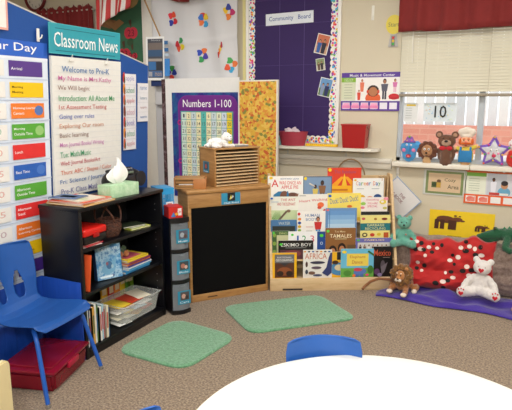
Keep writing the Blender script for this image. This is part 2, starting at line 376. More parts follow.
valance('window_valance', -5.13, -4.31, 2.02, 2.50, 'short dark red ruffled curtain on the far left wall above the divider', n=11)
valance('window_valance', -1.035, 1.7, 2.04, 2.62, 'wide dark red valance over the blinds of the right window', n=11, y=YW-.11, am=.55)
valance('door_valance', -3.30, -2.86, 2.475, 2.75, 'dark red swag above the white paint splattered sheet', n=4, droop=.05, y=YW-.16, am=.6)
# clock
t = T(E('wall_clock', (-5.17, YW, 2.655)), 'round wall clock with a dark red rim and pale face', 'clock')
t.rotation_euler = (PI/2, 0, 0)
MB().lathe([(.15, 0), (.165, .015), (.165, .035), (.155, .045), (.14, .04), (.135, .02), (.01, .02)], M('6a1518', .3), seg=40).build('rim', t)
MB().lathe([(.136, .018), (.136, .022)], M('d8d4cc', .4), seg=36).build('dial', t)
m = MB()
for k in range(12):
    V, F = text_geo(str(k or 12)); a = -k*PI/6 + PI/2; cx, cy = .108*math.cos(a), .108*math.sin(a)
    m.raw([(cx+(u-.5)*.016*len(str(k or 12)), cy+(v-.5)*.024, .0235) for u, v in V], F, BLACK)
m.build('numerals', t)
MB().box(-.004, .004, -.01, .07, .024, .027, BLACK).build('clock_hand', t); MB().box(-.01, .1, -.003, .003, .028, .030, BLACK).build('clock_hand', t)
# green apple mural
c = Card(.62, 1.25, '3a7448', .004, mat=M('38664a', .8, .15, 6, .1, 40))
c.P([(0, .80), (.28, .76), (.5, .77), (.5, .81), (.28, .84), (.1, .90)], '8a6040'); c.P([(.1, .84), (.4, .74), (.6, .80), (.5, .83), (.36, .80), (.2, .90)], '9a7248')
c.e(.62, .97, .3, .07, 'a8905c'); c.e(.45, .93, .12, .04, '988858')
_mp = BACK.shift(.006)
for (ax, ay, s_) in ((131, 33, .125), (124.5, 54, .12), (133, 56, .07)):
    _h = _mp.hit(ax, ay); x, y = (_h[0]+4.30)/.62, (_h[1]-1.30)/1.25
    c.e(x-.05, y, s_*.75, s_*.38, 'b8283c'); c.e(x+.05, y, s_*.75, s_*.38, 'b8283c'); c.t_('23', x-.07, y-.028, x+.07, y+.028, '5c1020'); c.P([(x-.01, y+.05), (x-.04, y+.10), (x+.02, y+.11), (x+.02, y+.05)], '4a3020')
c.e(.72, .64, .07, .03, '2c4c30', .6)
T(put(c, 'apple_tree_mural', BACK, -4.30, 1.30, .006), 'green paper mural with red apples behind the divider', 'mural')
# flag
t = T(E('flag', (-3.80, 4.55, 2.9)), 'red and white striped flag hanging above the Classroom News header', 'flag')
NS = 11; nx = 44; nz = 24; V = []; F = []; fmi = []
for j in range(nz+1):
    for i in range(nx+1):
        u = i/nx; v = j/nz
        x = (u-.5)*.50*(.9+.1*(1-v)) - .09*v ; zz = -.50*v - .22*(1-u)*v - .02*math.sin(u*9)*v
        V.append((x, .035*math.sin(u*4*PI+v)*v, zz+.02))
red, wht = M('c83c3c', .7, .08), M('eee6e0', .7, .03)
fl = MB(); fl.raw(V, [], red); fl.mi(wht)
for j in range(nz):
    for i in range(nx):
        a = j*(nx+1)+i; fl.f.append([a, a+nx+1, a+nx+2, a+1]); fl.fm.append(int(i*NS/nx) % 2); fl.sm.append(True)
o = fl.build('cloth', t); sm_ = o.modifiers.new('solid', 'SOLIDIFY'); sm_.thickness = .002
MB().tube([(-.32, 0, .03), (.30, 0, .03)], .009, OAK, 8).tube([(.30, 0, .03), (.42, .24, -.12)], .009, OAK, 8).build('pole', t)
# splatter sheet
t = T(E('splatter_sheet', (0, 0, 0)), 'white hanging sheet with bright paint splats on the back wall', 'sheet')
SX0, SX1, SZ0, SZ1 = -3.52, -2.555, 1.45, 2.72
def sheet_y(x, z):
    u = (x-SX0)/(SX1-SX0); v = (z-SZ0)/(SZ1-SZ0)
    return YW-.055 - .016*math.sin(u*16+1.5*v) - .010*math.sin((u-.9+.35*v)*26)*max(0, u-.4)*1.6 - .008*math.exp(-((z-2.10+.05*math.sin(u*3))/.02)**2) - .008*math.exp(-((z-1.72)/.02)**2)
nx, nz = 80, 70
V = [(SX0+(SX1-SX0)*i/nx, sheet_y(SX0+(SX1-SX0)*i/nx, SZ0+(SZ1-SZ0)*j/nz), SZ0+(SZ1-SZ0)*j/nz) for j in range(nz+1) for i in range(nx+1)]
F = [[j*(nx+1)+i, j*(nx+1)+i+1, (j+1)*(nx+1)+i+1, (j+1)*(nx+1)+i] for j in range(nz) for i in range(nx)]
o = MB().raw(V, F, M('dcdcde', .8, .02, 6), True).build('cloth', t); sm_ = o.modifiers.new('solid', 'SOLIDIFY'); sm_.thickness = .003; sm_.offset = 1
SP = BACK.shift(.06)
spl = [((172, 19), ['e83040', '2838a8', 'd02838', 'e85030']), ((203, 20), ['e04838', 'f07838', '38a0d8', 'e8c830', '3870c8']), ((229, 12), ['f0c828', 'e88030', 'c02868', '3040a0']),
       ((180, 45), ['e05838', 'e8d028', '389858', 'c82838']), ((202, 55), ['e87838', '2848b8', '38a058', '4838a8']), ((221, 50), ['c83038', 'e87830', 'e8c040', 'b02840']), ((231, 65), ['38a8d8', 'e87838', '48a858', 'e85830']), ((171, 73), ['48a048', '603098', 'e04838', '283890'])]
for (cx_, cy_), cols in spl:
    X_, Z_ = SP.hit(cx_, cy_); m = MB()
    for k, cl in enumerate(cols):
        a = k*1.7 + cx_; r_ = .036; ox, oz = .034*math.cos(a), .045*math.sin(a)
        if cx_ == 221: ox, oz = .012*(k-1.5), .03*(k-1.5)
        P = []; n = 12
        for q in range(n):
            b = 2*PI*q/n; x = X_+ox+r_*(.7+.25*math.sin(3*b+k))*math.cos(b)*(.4 if cx_ == 221 else 1); zz = Z_+oz+r_*(1.0+.2*math.cos(2*b))*math.sin(b)
            P.append((x, sheet_y(x, zz)-.006-.001*k, zz))
        m.raw(P, [list(range(n))], M(cl, .6))
    m.build('paint_splat', t)
# yardstick and calendar hanging
yst = Plane(0, YW-.14, 0); a_ = yst.hit(142, -6); b_ = yst.hit(160, 36)
m = MB().tube([(a_[0], YW-.14, a_[1]), (b_[0], YW-.14, b_[1])], .008, M('b08a58', .5), 6).build('wooden_stick', None); T(m, 'thin wooden stick hanging down to the blue grey calendar', 'stick')
CALP = BACK.shift(.16); u, z0, w_, h_ = px(CALP, 145, 37, 164.5, 80)
c = Card(w_, h_, 'f4f4f2', .004)
c.r(.1, .06, .93, .95, '4a4e58'); c.t_('Notice', .3, .9, .8, .94, 'c8c8c8'); c.r(.14, .70, .9, .86, '7a6e68'); c.r(.12, .55, .9, .70, '38587c'); c.r(.12, .44, .9, .50, 'a8a098'); c.r(.14, .24, .55, .43, '3c74b0'); c.r(.58, .24, .9, .43, '30343e'); c.r(.12, .08, .9, .22, '4a6c9c')
for k in range(4): c.r(.16+.05*k, .09, .19+.05*k, .2, 'd0c8c0')
c.t_('mon', .5, .1, .86, .18, 'c0a890')
t = put(c, 'hanging_calendar', CALP, u, z0, 0, roll=.02); T(t, 'blue and grey picture calendar hanging beside the paint splattered sheet', 'calendar')
m = MB().box(w_, w_+.05, .006, .009, .55*h_, .62*h_, M('b8c8d8')).box(w_-.02, w_+.045, .006, .009, .66*h_, .74*h_, M('3a70a8')).box(w_-.02, w_+.04, .006, .009, .82*h_, .9*h_, M('3a70a8')).box(w_-.02, w_+.06, .006, .009, .1*h_, .5*h_, M('3e88d0')); m.build('loose_pages', t)
u, z0, w_, h_ = px(CALP.shift(-.02), 151, 80, 167, 86)
T(put(Card(w_, h_, '1e3468', .008), 'blue_folder', CALP.shift(-.02), u, z0, 0), 'narrow dark blue folder edge below the hanging calendar', 'folder')

# number trifold + floral board standing behind the easel
NUM = BACK.shift(.16)
NUM = BACK.shift(.22); u, _, w_, _ = px(NUM, 165, 79, 240, 190); zt_ = NUM.hit(200, 78)[1]
t = T(E('number_chart_board', (u, YW-.22, 0)), 'white display board holding the purple Numbers 1-100 chart', 'board')
MB().box(0, w_, .0, .012, 0, zt_, M('ecebe8', .6)).build('panel', t)
MB().box(-.045, .0, .0, .10, 0, zt_-.005, ramp_mat('worn_edge', [(.4, '2a1a1c'), (.52, '4a2a2c'), (.66, '8a7a80')], 16, .6)).build('side_panel', t)
# chart
_, nb = NUM.hit(180, 196); nt_ = NUM.hit(200, 92.5)[1]; ch = nt_ - nb
cx0 = NUM.hit(173, 130)[0]-u; cx1 = NUM.hit(240.5, 130)[0]-u; cw = cx1-cx0
c = Card(cw, ch, '2a3090', .004, mat=ramp_mat('galaxy', [(.3, '1c1c58'), (.45, '2c2a88'), (.6, '1c6c98'), (.75, '28204c')], 5, .35))
def rr(x0, y0, x1, y1, r_): 
    P = []; ra = r_*c.w/c.h
    for (cx, cy, a0) in ((x1-r_, y1-ra, 0), (x0+r_, y1-ra, 90), (x0+r_, y0+ra, 180), (x1-r_, y0+ra, 270)):
        for k in range(6): a = R(a0+k*18); P.append((cx+r_*math.cos(a), cy+ra*math.sin(a)))
    return P
c.P(rr(.09, .06, .97, .975, .14), '7c2890'); c.P(rr(.105, .07, .955, .965, .13), '702488')
c.t_('Numbers 1-100', .17, .865, .88, .935, 'ffffff'); 
for yy in (.72, .35): c.e(.115, yy, .035, .025, 'c02878'); c.e(.115, yy, .02, .014, '702488')
gx0, gx1, gy0, gy1 = .145, .895, .10, .82
c.r(gx0-.01, gy0-.008, gx1+.01, gy1+.008, '58a8a0')
cc = ['d4e6dc', 'f2ecc0', 'cfe0e4', 'f2ecc0', '5cc0b8', 'f2ecc0', 'cfe0e4', 'e8eccc', 'cfdcec', 'f0d838']
for i in range(10):
    for j in range(10):
        x = gx0+(gx1-gx0)*i/10; y = gy1-(gy1-gy0)*(j+1)/10; dx = (gx1-gx0)/10; dy = (gy1-gy0)/10
        c.r(x+.002, y+.003, x+dx-.003, y+dy-.002, cc[i]); s_ = str(j*10+i+1)
        wd = dx*(.3 if len(s_) == 1 else .62 if len(s_) == 2 else .85); c.t_(s_, x+dx/2-wd/2, y+dy*.27, x+dx/2+wd/2, y+dy*.74, '404848')
o = c.build('number_chart', t, (cx0, -.005, nb)); o['label'] = 'purple and blue number chart'
# floral
FL = BACK.shift(.30); u, _, w_, _ = px(FL, 238, 80, 277, 180); zt_ = FL.hit(258, 80)[1]
FM = ramp_mat('floral_paper', [(0, 'd8a83c'), (.30, 'c85c2c'), (.42, 'e0b850'), (.56, 'd88c38'), (.64, 'd8ac3c'), (.72, '84843c'), (.80, 'e0bc58'), (.94, 'b8482c')], 46, .7, kind='voronoi')
t = T(E('floral_board', (u, YW-.30, 0)), 'tall narrow board covered in yellow and red floral paper', 'board')
MB().box(0, w_, 0, .03, 0, zt_, M('e8e4d8')).build('panel', t)
MB().box(.015, w_-.012, -.003, 0, .02, zt_-.012, FM).box(.01, w_-.01, -.0045, -.003, zt_-.36, zt_-.357, M('b89040')).box(.01, w_-.01, -.0045, -.003, zt_-.72, zt_-.717, M('b89040')).build('floral_paper', t)

# ================================================================== COMMUNITY BOARD
bx0, bx1, bz0 = BACK.hit(247.5, 60)[0], BACK.hit(340, 100)[0], 1.093
t = T(E('bulletin_board', (bx0, YW, bz0)), 'purple Community Board with a colourful scalloped border and white frame', 'bulletin board')
bw, bh = bx1-bx0, 2.72-bz0
PUR = M('301858', .7, .12, 5, .1, 30)
m = MB().box(.03, bw-.03, -.02, -.002, .03, bh-.03, PUR)
for x in (.34, .58): m.box(x, x+.004, -.021, -.0195, .03, bh-.03, M('54407c', .6))
for z in (.35, .72, 1.08, 1.3): m.box(.03, bw-.03, -.021, -.0195, z, z+.003, M('4a3672', .6))
m.build('backing_paper', t)
MB().box(0, .03, -.035, 0, 0, bh, WHITE, .003).box(bw-.03, bw, -.035, 0, 0, bh, WHITE, .003).box(.03, bw-.03, -.035, 0, 0, .02, WHITE, .003).box(.03, bw-.03, -.035, 0, bh-.02, bh, WHITE, .003).build('frame', t)
# scalloped border
m = MB(); bc = ['e84060', '38b0d8', 'f0c830', '78c040', '9048a8', 'f08030', 'e048a0', '2868c0']
def scal(x, z, nx_, nz_):
    P = [(x+.034*math.cos(2*PI*k/14), -.0225-.0002*(len(m.v) % 7), z+.034*math.sin(2*PI*k/14)) for k in range(14)]; m.raw(P, [list(range(14))], WHITE)
    for q in range(6):
        a = random.uniform(0, 6.28); r_ = random.uniform(.008, .03); cx, cz = x+r_*math.cos(a), z+r_*math.sin(a); rd = random.uniform(.008, .012)
        m.raw([(cx+rd*math.cos(2*PI*k/8), -.0245-.0003*q, cz+rd*math.sin(2*PI*k/8)) for k in range(8)], [list(range(8))], M(random.choice(bc), .5))
z = .055
while z < bh-.03: scal(.06, z, 0, 0); scal(bw-.06, z, 0, 0); z += .052
x = .11
while x < bw-.08: scal(x, .055, 0, 0); x += .052
m.build('scalloped_border', t)
def on_board(px0, py0, px1, py1): p = BACK.shift(.024); u, z0, w_, h_ = px(p, px0, py0, px1, py1); return p, u, z0, w_, h_
p, u, z0, w_, h_ = on_board(266, 14.5, 313.5, 23)
c = Card(w_, h_, 'e6ecf2', .002); c.t_('Community   Board', .07, .25, .94, .75, '3858a0'); T(put(c, 'board_sign', p, u, z0, .002, roll=-.015), 'white Community Board name strip on the purple board', 'sign')
for i, (q, rl, cols, lb) in enumerate([((312, 31, 327, 52), .25, ['c87050', '3060a8', '282838', 'c8a080'], 'tilted photo of children, topmost of the three on the purple board'), ((315, 58, 325, 71), -.12, ['8a9868', '684838', '302830', 'c8c0b0'], 'smallest photo, between the two larger ones on the purple board'), ((315.5, 75, 330, 95), .22, ['6898c8', '8898b8', '283060', '587838'], 'tilted outdoor photo, lowest on the purple board')]):
    p, u, z0, w_, h_ = on_board(*q)
    c = Card(w_*.85, h_*.92, 'e8e8e4', .002); c.r(.05, .04, .95, .96, cols[0]); c.r(.05, .04, .95, .45, cols[3]); c.person(.3, .05, .7, 'c09070', cols[1], '2a2020'); c.person(.65, .05, .75, 'b88868', cols[2], '281818')
    T(put(c, 'photo_print', p, u+.02, z0, .003, roll=rl), lb, 'photo', 'photos pinned on the purple board')
# yellow strip left of board
S(MB().box(bx0-.045, bx0-.012, YW-.012, YW, .9, 2.72, M('e8dc98', .6)).build('trim_2'))
# ledge
t = T(E('wall_ledge', (-2.30, YW, 1.062)), 'white wall ledge with brackets under the purple board', 'shelf')
xe = BACK.hit(381, 150)[0]+2.30
MB().prism([(0, 0), (xe, 0), (xe, -.10), (xe-.05, -.15), (0, -.15)], 0, .028, M('e4dfd0', .45), 'z').build('shelf_board', t)
for x in (.25, .82, .98): MB().box(x, x+.012, -.12, 0, -.012, 0, M('c8c4b8', .4)).box(x, x+.012, -.012, 0, -.12, 0, M('c8c4b8', .4)).build('bracket', t)
LZ = 1.0905
# pink basket
def basket(loc, r0, r1, h_, col, sx, label, rz=0):
    t = T(E('basket', loc, rz), label, 'basket'); m = MB()
    m.lathe([(r0*.6, 0), (r0, .0), (r1, h_), (r1+.006, h_+.003), (r1-.006, h_), (r0-.006, .006), (r0*.5, .006)], col, seg=28, sx=sx); m.build('shell', t)
    return t
pk = BACK.shift(.095); u = pk.hit(293, 140)[0]
t = basket((u, YW-.095, LZ), .095, .120, .125, M('a83848', .5, .1), 1.18, 'small dark pink basket with a white cloth on the wall ledge'); t.scale = (1, .66, 1)
m = MB()
for k in range(9): m.ell((random.uniform(-.06, .06), random.uniform(-.04, .04), .105+random.uniform(0, .03)), (.045, .03, .018), M('e0ccd0', .8), Matrix.Rotation(random.uniform(-1, 1), 3, 'Y'), 10)
T(m.build('cloth_bundle', None, (u, YW-.095, LZ)), 'crumpled white and pink cloth in the ledge basket', 'cloth')
u = pk.hit(279, 140)[0]
m = MB().lathe([(.03, 0), (.036, .02), (.034, .05), (.022, .07)], M('88b8b4', .6), seg=16).ell((.0, 0, .06), (.03, .025, .02), M('a8ccc8', .8)); T(m.build('soft_toy', None, (u-.01, YW-.095, LZ)), 'small pale teal bundle left of the pink basket on the ledge', 'toy')
u0_ = pk.hit(305.5, 142)[0]; u1_ = pk.hit(337, 142)[0]
m = MB().box(0, u1_-u0_, -.02, .02, 0, .022, M('e8b818', .5), .003)
for k in range(14): m.box(.01+k*.019, .012+k*.019, -.0205, -.019, .012, .02, M('705010'))
T(m.build('yellow_ruler', None, (u0_, YW-.08, LZ)), 'long yellow ruler lying on the wall ledge', 'ruler')
u0_ = pk.hit(343.5, 130)[0]; u1_ = pk.hit(368, 130)[0]; hh = pk.hit(355, 124)[1]-LZ; cw = u1_-u0_
t = T(E('red_bin', ((u0_+u1_)/2, YW-.095, LZ)), 'red plastic bin with a thin wire handle on the wall ledge', 'bin')
b = bmesh.new(); bmesh.ops.create_cube(b, size=1)
for v in b.verts:
    k = 1 if v.co.z > 0 else .88; v.co = Vector((v.co.x*cw*k, v.co.y*.13*k, (v.co.z+.5)*hh))
bmesh.ops.delete(b, geom=[f for f in b.faces if f.normal.z > .9], context='FACES')
o = MB().bm(b, M('a81c1c', .35)).build('tub', t); q = o.modifiers.new('s', 'SOLIDIFY'); q.thickness = .005
MB().box(-cw/2-.006, cw/2+.006, -.071, .071, hh-.012, hh, M('b02020', .35), .003).build('lid', t)
MB().tube([(cw/2+.004, -.05, hh-.02), (cw/2+.024, -.055, hh-.05), (cw/2+.02, -.055, hh-.10), (cw/2+.002, -.05, hh-.13)], .0025, M('504848', .3, metal=.6), 6).build('handle', t)

# ================================================================== WALL POSTERS RIGHT
def poster(name, q, label, cat, base='ffffff', back=0.006, roll=0, fn=None, t=.003):
    p = BACK.shift(back); u, z0, w_, h_ = px(p, *q); c = Card(w_, h_, base, t)
    if fn: fn(c)
    return T(put(c, name, p, u, z0, 0, roll=roll), label, cat)
def music(c):
    c.r(0, .87, 1, 1, '5a3898'); c.t_('Music & Movement Center', .14, .895, .9, .965, 'ffffff'); c.r(0, .75, .25, .87, '88b838'); c.t_('Learning', .05, .82, .2, .85, 'ffffff'); c.t_('Objectives', .05, .77, .2, .80, 'ffffff'); c.r(0, .26, .25, .75, 'd8dcc0')
    for k in range(6): c.r(.05, .68-.07*k, .19, .69-.07*k, '909880')
    c.r(.25, .26, 1, .87, 'f2efea')
    c.person(.36, .5, .34, 'c88058', 'e07858', '8a5030'); c.person(.31, .28, .28, 'd89878', 'd84830', '704028'); c.e(.55, .33, .13, .16, 'e06030'); c.e(.55, .52, .10, .15, '38241c'); c.e(.55, .5, .075, .12, 'b87850'); c.e(.46, .5, .02, .05, 'd05038'); c.e(.64, .5, .02, .05, 'd05038')
    c.person(.74, .3, .55, 'a87050', '585868', '302020', '3a3a4c'); c.person(.91, .48, .36, 'c89068', 'd878b0', '302020', 'e8b8c8'); c.e(.9, .37, .09, .08, 'c8242c'); c.r(.82, .31, .98, .35, 'b81c24')
    c.r(0, 0, 1, .26, '5a3898'); c.r(.0, .255, 1, .265, 'f0f0f0')
    for k in range(6): c.r(.03+.16*k, .045, .155+.16*k, .215, 'ece8f2')
    for k in range(4): c.r(.02+.16*k, .06, .165+.16*k, .14, 'e88ab8'); c.r(.04+.16*k, .14, .15+.16*k, .2, 'f0a8c8')
poster('music_poster', (342, 73, 399.5, 111), 'purple bordered Music and Movement Center poster beside the window', 'poster', fn=music)
# light switch / small hook high on the wall
u, z = BACK.hit(373, 13); t = T(E('wall_hook', (u, YW, z)), 'small white adhesive hook high on the wall above the purple poster', 'hook')
MB().box(-.012, .012, -.006, 0, -.06, .06, M('eceade', .4), .003).build('plate', t); MB().tube([(0, -.006, -.02), (0, -.02, -.035), (0, -.022, -.02)], .004, M('eceade', .4), 6).build('prong', t)
# yellow balloon stop sign with traffic light
p = BACK.shift(.01); u, z = p.hit(394, 24.5); t = T(E('traffic_light_sign', (u, YW-.01, z), 0), 'yellow round sign over a small grey traffic light tag by the curtain', 'sign')
m = MB(); m.prism([(.066*math.cos(2*PI*k/24), .078*math.sin(2*PI*k/24)) for k in range(24)], -.004, .002, M('e6d24c', .5)); V, F = text_geo('Start'); m.raw([((a-.5)*.09, -.006, (b-.5)*.035) for a, b in V], F, M('8a8048', .5)); m.build('round_card', t)
m = MB().prism([(-.024, -.075), (.024, -.075), (.042, -.18), (-.042, -.18)], -.003, .003, M('b8b4b0', .5)).box(-.017, .017, -.008, -.003, -.175, -.09, M('8c8884', .4), .003)
for k, cl in enumerate(('e03028', 'e8c028', '38b048')): m.lathe([(.011, 0), (.009, .003)], M(cl, .4), seg=12, X=Matrix.Translation((0, -.008, -.107-k*.025)) @ Matrix.Rotation(PI/2, 4, 'X'))
m.build('light_card', t)
def cozy(c):
    c.frame(.02, 'c8c8c0'); c.r(.06, .06, .94, .94, '7c8c58'); c.r(.12, .14, .88, .86, 'd8bc98')
    c.t_('Cozy', .5, .52, .76, .68, '504830'); c.t_('Area', .58, .28, .84, .44, '504830')
    c.r(.2, .3, .42, .52, '5a6838'); c.e(.27, .42, .06, .08, '384828'); c.r(.32, .3, .42, .5, 'c8a040'); c.e(.37, .56, .05, .06, '6a4a30')
poster('cozy_area_sign', (424, 168.5, 465, 197), 'olive framed Cozy Area sign on the wall below the puppets', 'sign', 'd8d8d0', fn=cozy, roll=.01)
def reading(c):
    c.r(0, .85, 1, 1, 'e8682c'); c.t_('Reading Center', .36, .88, .9, .95, 'ffffff'); c.r(0, .75, .34, .85, '78b040'); c.r(0, .26, .34, .75, 'e8ecd8')
    for k in range(6): c.r(.07, .68-.065*k, .24, .69-.065*k, 'a0a890')
    c.r(.34, .26, 1, .85, 'd8d8dc'); c.r(.36, .26, .66, .85, 'c8ccd4'); c.person(.46, .3, .45, '6a4430', 'e8e8f0', '201814'); c.e(.63, .36, .10, .14, '68a8c8'); c.e(.63, .54, .055, .1, 'c08860'); c.e(.63, .6, .055, .07, '282020'); c.r(.4, .27, .56, .34, 'c84038'); c.r(.56, .27, .7, .33, 'e8e8e0')
    c.person(.86, .3, .45, 'b87850', '5868b8', '281c18')
    c.r(0, 0, 1, .26, 'e8602c')
    for k in range(5): c.r(.03+.2*k, .045, .2*k+.19, .215, 'f0ece8')
    for k in range(2): c.e(.11+.2*k, .13, .07, .07, 'e87868'); c.P([(.04+.2*k, .06), (.18+.2*k, .06), (.18+.2*k, .2)], 'e88878')
poster('reading_poster', (466, 166.5, 527, 207.5), 'orange bordered Reading Center poster under the window at right', 'poster', fn=reading)
def bears(c):
    def bear(x, y, s_, f):
        c.e(x, y, .17*s_, .12*s_, '5a3018'); c.e(x-.02*s_, y+.05*s_, .14*s_, .10*s_, '6a3a20'); c.e(x+.17*s_, y+.04*s_, .085*s_, .085*s_, '6e3c22'); c.e(x+.25*s_, y+.0*s_, .045*s_, .035*s_, '6e3c22')
        c.e(x+.14*s_, y+.17*s_, .025*s_, .03*s_, '5a3018'); c.e(x+.21*s_, y+.16*s_, .02*s_, .025*s_, '5a3018')
        for dx in (-.15, -.06, .07, .13): c.P([(x+(dx-.035)*s_, y), (x+(dx+.035)*s_, y), (x+(dx+.03)*s_, y-.34*s_), (x+(dx-.04)*s_, y-.34*s_)], '4c2814')
    bear(.27, .66, .98, 1); bear(.80, .50, .45, 1)
    c.r(.3, .09, .52, .11, '8a7a20')
poster('bear_poster', (430, 209, 493, 243), 'yellow poster with two plain brown bear shapes above the red cushion', 'poster', 'f4d020', fn=bears)
# diamond board hanging
p = BACK.shift(.03); u, z = p.hit(395, 200)
t = T(E('hanging_book_board', (u, YW-.03, z)), 'white blue edged board hanging as a diamond by its corner beside the book rack', 'board')
c = Card(.30, .26, 'e4e2e0', .006); c.frame(.025, '90a8c8'); c.t_('THE', .42, .60, .62, .70, '8a5058'); c.t_('BIG BOOK', .16, .44, .66, .55, '8a5058'); 
tu, tz = p.hit(397.5, 176); th_ = R(44)
o = c.build('card', t, (tu-u-.26*math.sin(th_), 0, tz-z-.26*math.cos(th_))); o.rotation_euler = (0, th_, 0)
MB().tube([(tu-u-.004, -.004, tz-z-.02), (tu-u-.008, -.006, tz-z+.01), (tu-u+.004, -.006, tz-z+.03), (tu-u+.006, -.004, tz-z-.005)], .003, M('d8dce0', .3), 6).build('ring', t)
MB().box(tu-u-.012, tu-u+.012, -.002, .03, tz-z+.02, tz-z+.10, M('e6e2d6', .4), .004).build('hook', t)

# ================================================================== WINDOW DRESSING
t = T(E('window_blinds', (0, 0, 0)), 'cream horizontal blinds lowered to mid window under the red valance', 'blinds')
m = MB(); z = 2.22; SL = M('dad4be', .45, .02)
X_ = Matrix.Rotation(R(68), 4, 'X')
while z > 1.56: m.box(-1.02, 1.62, -.0125, .0125, -.0006, .0006, SL, X=Matrix.Translation((0, YW-.028, z)) @ X_); z -= .0238
m.build('slats', t)
MB().box(-1.02, 1.62, YW-.044, YW-.014, 1.528, 1.552, M('988c78', .4), .003).build('bottom_rail', t)
for x in (-.82, -.33, .3, 1.0): MB().tube([(x, YW-.05, 2.25), (x, YW-.05, 1.54)], .0016, M('b8ae94', .6), 5).build('cord', t)
MB().tube([(-.93, YW-.056, 2.2), (-.92, YW-.056, 1.80)], .004, M('ece8dc', .3), 6).build('tilt_wand', t)
# paper on glass
p = BACK.shift(-.045); u, z0, w_, h_ = px(p, 424, 103, 456, 122)
c = Card(w_, h_, 'dde6ea', .002)
for k in range(34): c.e(random.uniform(.06, .94), random.uniform(.08, .92), .022, .018, random.choice(['a8d0e8', 'e8d060', 'e8a848', '88c0e0', 'd8e8b0']))
c.t_('10', .34, .22, .70, .86, '101010'); T(put(c, 'number_card', p, u, z0, 0), 'fish patterned card reading 10 taped to the window', 'card')
p = BACK.shift(-.045); u, z0, w_, h_ = px(p, 404, 103, 417, 122)
c = Card(w_, h_, 'e4e6e4', .002); c.r(.2, .84, .85, .93, 'e8c830')
for k in range(5): c.r(.15, .72-k*.13, .6, .74-k*.13, 'a8aca8')
T(put(c, 'window_note', p, u, z0, 0), 'small white note with a yellow strip taped at the left of the window', 'note')
# lean the divider and everything hanging on it a few degrees, top towards the room
_piv = Matrix.Translation((-2.55, 0, 1.8)) @ Matrix.Rotation(R(3), 4, 'Y') @ Matrix.Translation((2.55, 0, -1.8))
for o in list(C.objects):
    if o.parent is None and o.name.split('.')[0] in ('divider_board', 'schedule_chart', 'wall_clip', 'award_paper', 'news_header', 'flip_chart', 'word_card'):
        o.matrix_world = _piv @ o.matrix_basis

# ================================================================== SOFT TOYS
def blob(name, parts, m, parent=None, loc=None, rz=0, fuzz=.003, freq=60, vox=.006):
    """several ellipsoids / capsules fused into one continuous soft body"""
    mb = MB()
    for p in parts:
        if p[0] == 'e': mb.ell(p[1], p[2], m, Matrix.Rotation(p[3], 3, p[4]) if len(p) > 3 else None, 16)
        else: mb.tube(p[1], p[2], m, 12); [mb.ell(q, (rr_, rr_, rr_), m, None, 12) for q, rr_ in ((p[1][0], p[2][0] if isinstance(p[2], (list, tuple)) else p[2]), (p[1][-1], p[2][-1] if isinstance(p[2], (list, tuple)) else p[2]))]
    o = mb.build('soft', None); r = o.modifiers.new('r', 'REMESH'); r.mode = 'VOXEL'; r.voxel_size = vox; r.use_smooth_shade = True
    s_ = o.modifiers.new('s', 'SMOOTH'); s_.iterations = 3
    dg = bpy.context.evaluated_depsgraph_get(); me = bpy.data.meshes.new_from_object(o.evaluated_get(dg)); old = o.data
    bpy.data.objects.remove(o); bpy.data.meshes.remove(old)
    if fuzz:
        N = [v.normal.copy() for v in me.vertices]
        for v, n in zip(me.vertices, N): v.co += n*(noise.noise(v.co*freq)*fuzz + noise.noise(v.co*freq*3)*fuzz*.5)
    me.name = name
    if not me.materials: me.materials.append(m)
    me.polygons.foreach_set('use_smooth', [True]*len(me.polygons)); me.update()
    o = bpy.data.objects.new(name, me); C.objects.link(o)
    if parent: o.parent = parent
    if loc is not None: o.location = loc
    o.rotation_euler = (0, 0, rz); return o
def FUR(h, b=.6): return M(h, .95, .14, 45, b, 260, sheen=.3)
def solo(name, parent, c, r, m, rot=None, seg=12): return MB().ell(c, r, m, rot, seg).build(name, parent)

# ---- hand puppets on the window sill (faces look into the room, -y)
PUP = BACK.shift(.045); SZ = WZ0
def pup(px_, label, name='hand_puppet'):
    u = PUP.hit(px_, 155)[0]; return E(name, (u, YW-.045, SZ), 0, label, 'puppet', 'hand puppets on the window sill')
BK = M('14100e', .3); WT = M('f4f2ee', .4)
def eyes(t, x, z, y, r_=.007, w_=0):
    for s_ in (-1, 1):
        o = solo('eye', t, (s_*x, y, z), (r_*1.5, r_*.6, r_*1.7) if w_ else (r_, r_*.7, r_), WT if w_ else BK)
        if w_: solo('pupil', o, (s_*x, y-r_*.5, z), (r_*.7, r_*.4, r_*.8), BK)
# elephant
t = pup(409, 'blue elephant hand puppet with a purple hat, leftmost on the window sill')
bl = FUR('4c98d0', .3)
blob('body', [('e', (0, 0, .075), (.062, .026, .075)), ('e', (0, 0, .135), (.056, .028, .045)), ('e', (.062, .004, .135), (.04, .012, .045)), ('e', (-.055, .004, .12), (.022, .012, .04))], bl, t)
blob('trunk', [('t', [(0, -.03, .125), (0, -.042, .10), (.006, -.04, .075)], [.016, .014, .011])], FUR('3c84c0', .3), t, fuzz=0)
MB().lathe([(.05, 0), (.052, .006), (.034, .02), (.025, .045), (.008, .05)], M('8858a8', .8), (0, 0, .165), 20, sy=.55).build('hat', t)
MB().ell((-.018, -.022, .18), (.006, .004, .006), M('f0c830')).ell((.02, -.018, .182), (.006, .004, .006), M('e86048')).ell((0, -.016, .212), (.01, .008, .01), M('78b040')).build('hat_dots', t)
for s_ in (-1, 1): solo('cheek', t, (s_*.04, -.024, .10), (.016, .006, .016), M('e080a8', .8))
solo('mouth', t, (0, -.03, .052), (.022, .008, .016), M('c82838', .6)); solo('tongue', t, (0, -.036, .048), (.012, .006, .008), M('f08888', .6)); eyes(t, .018, .145, -.028, .005, 1)
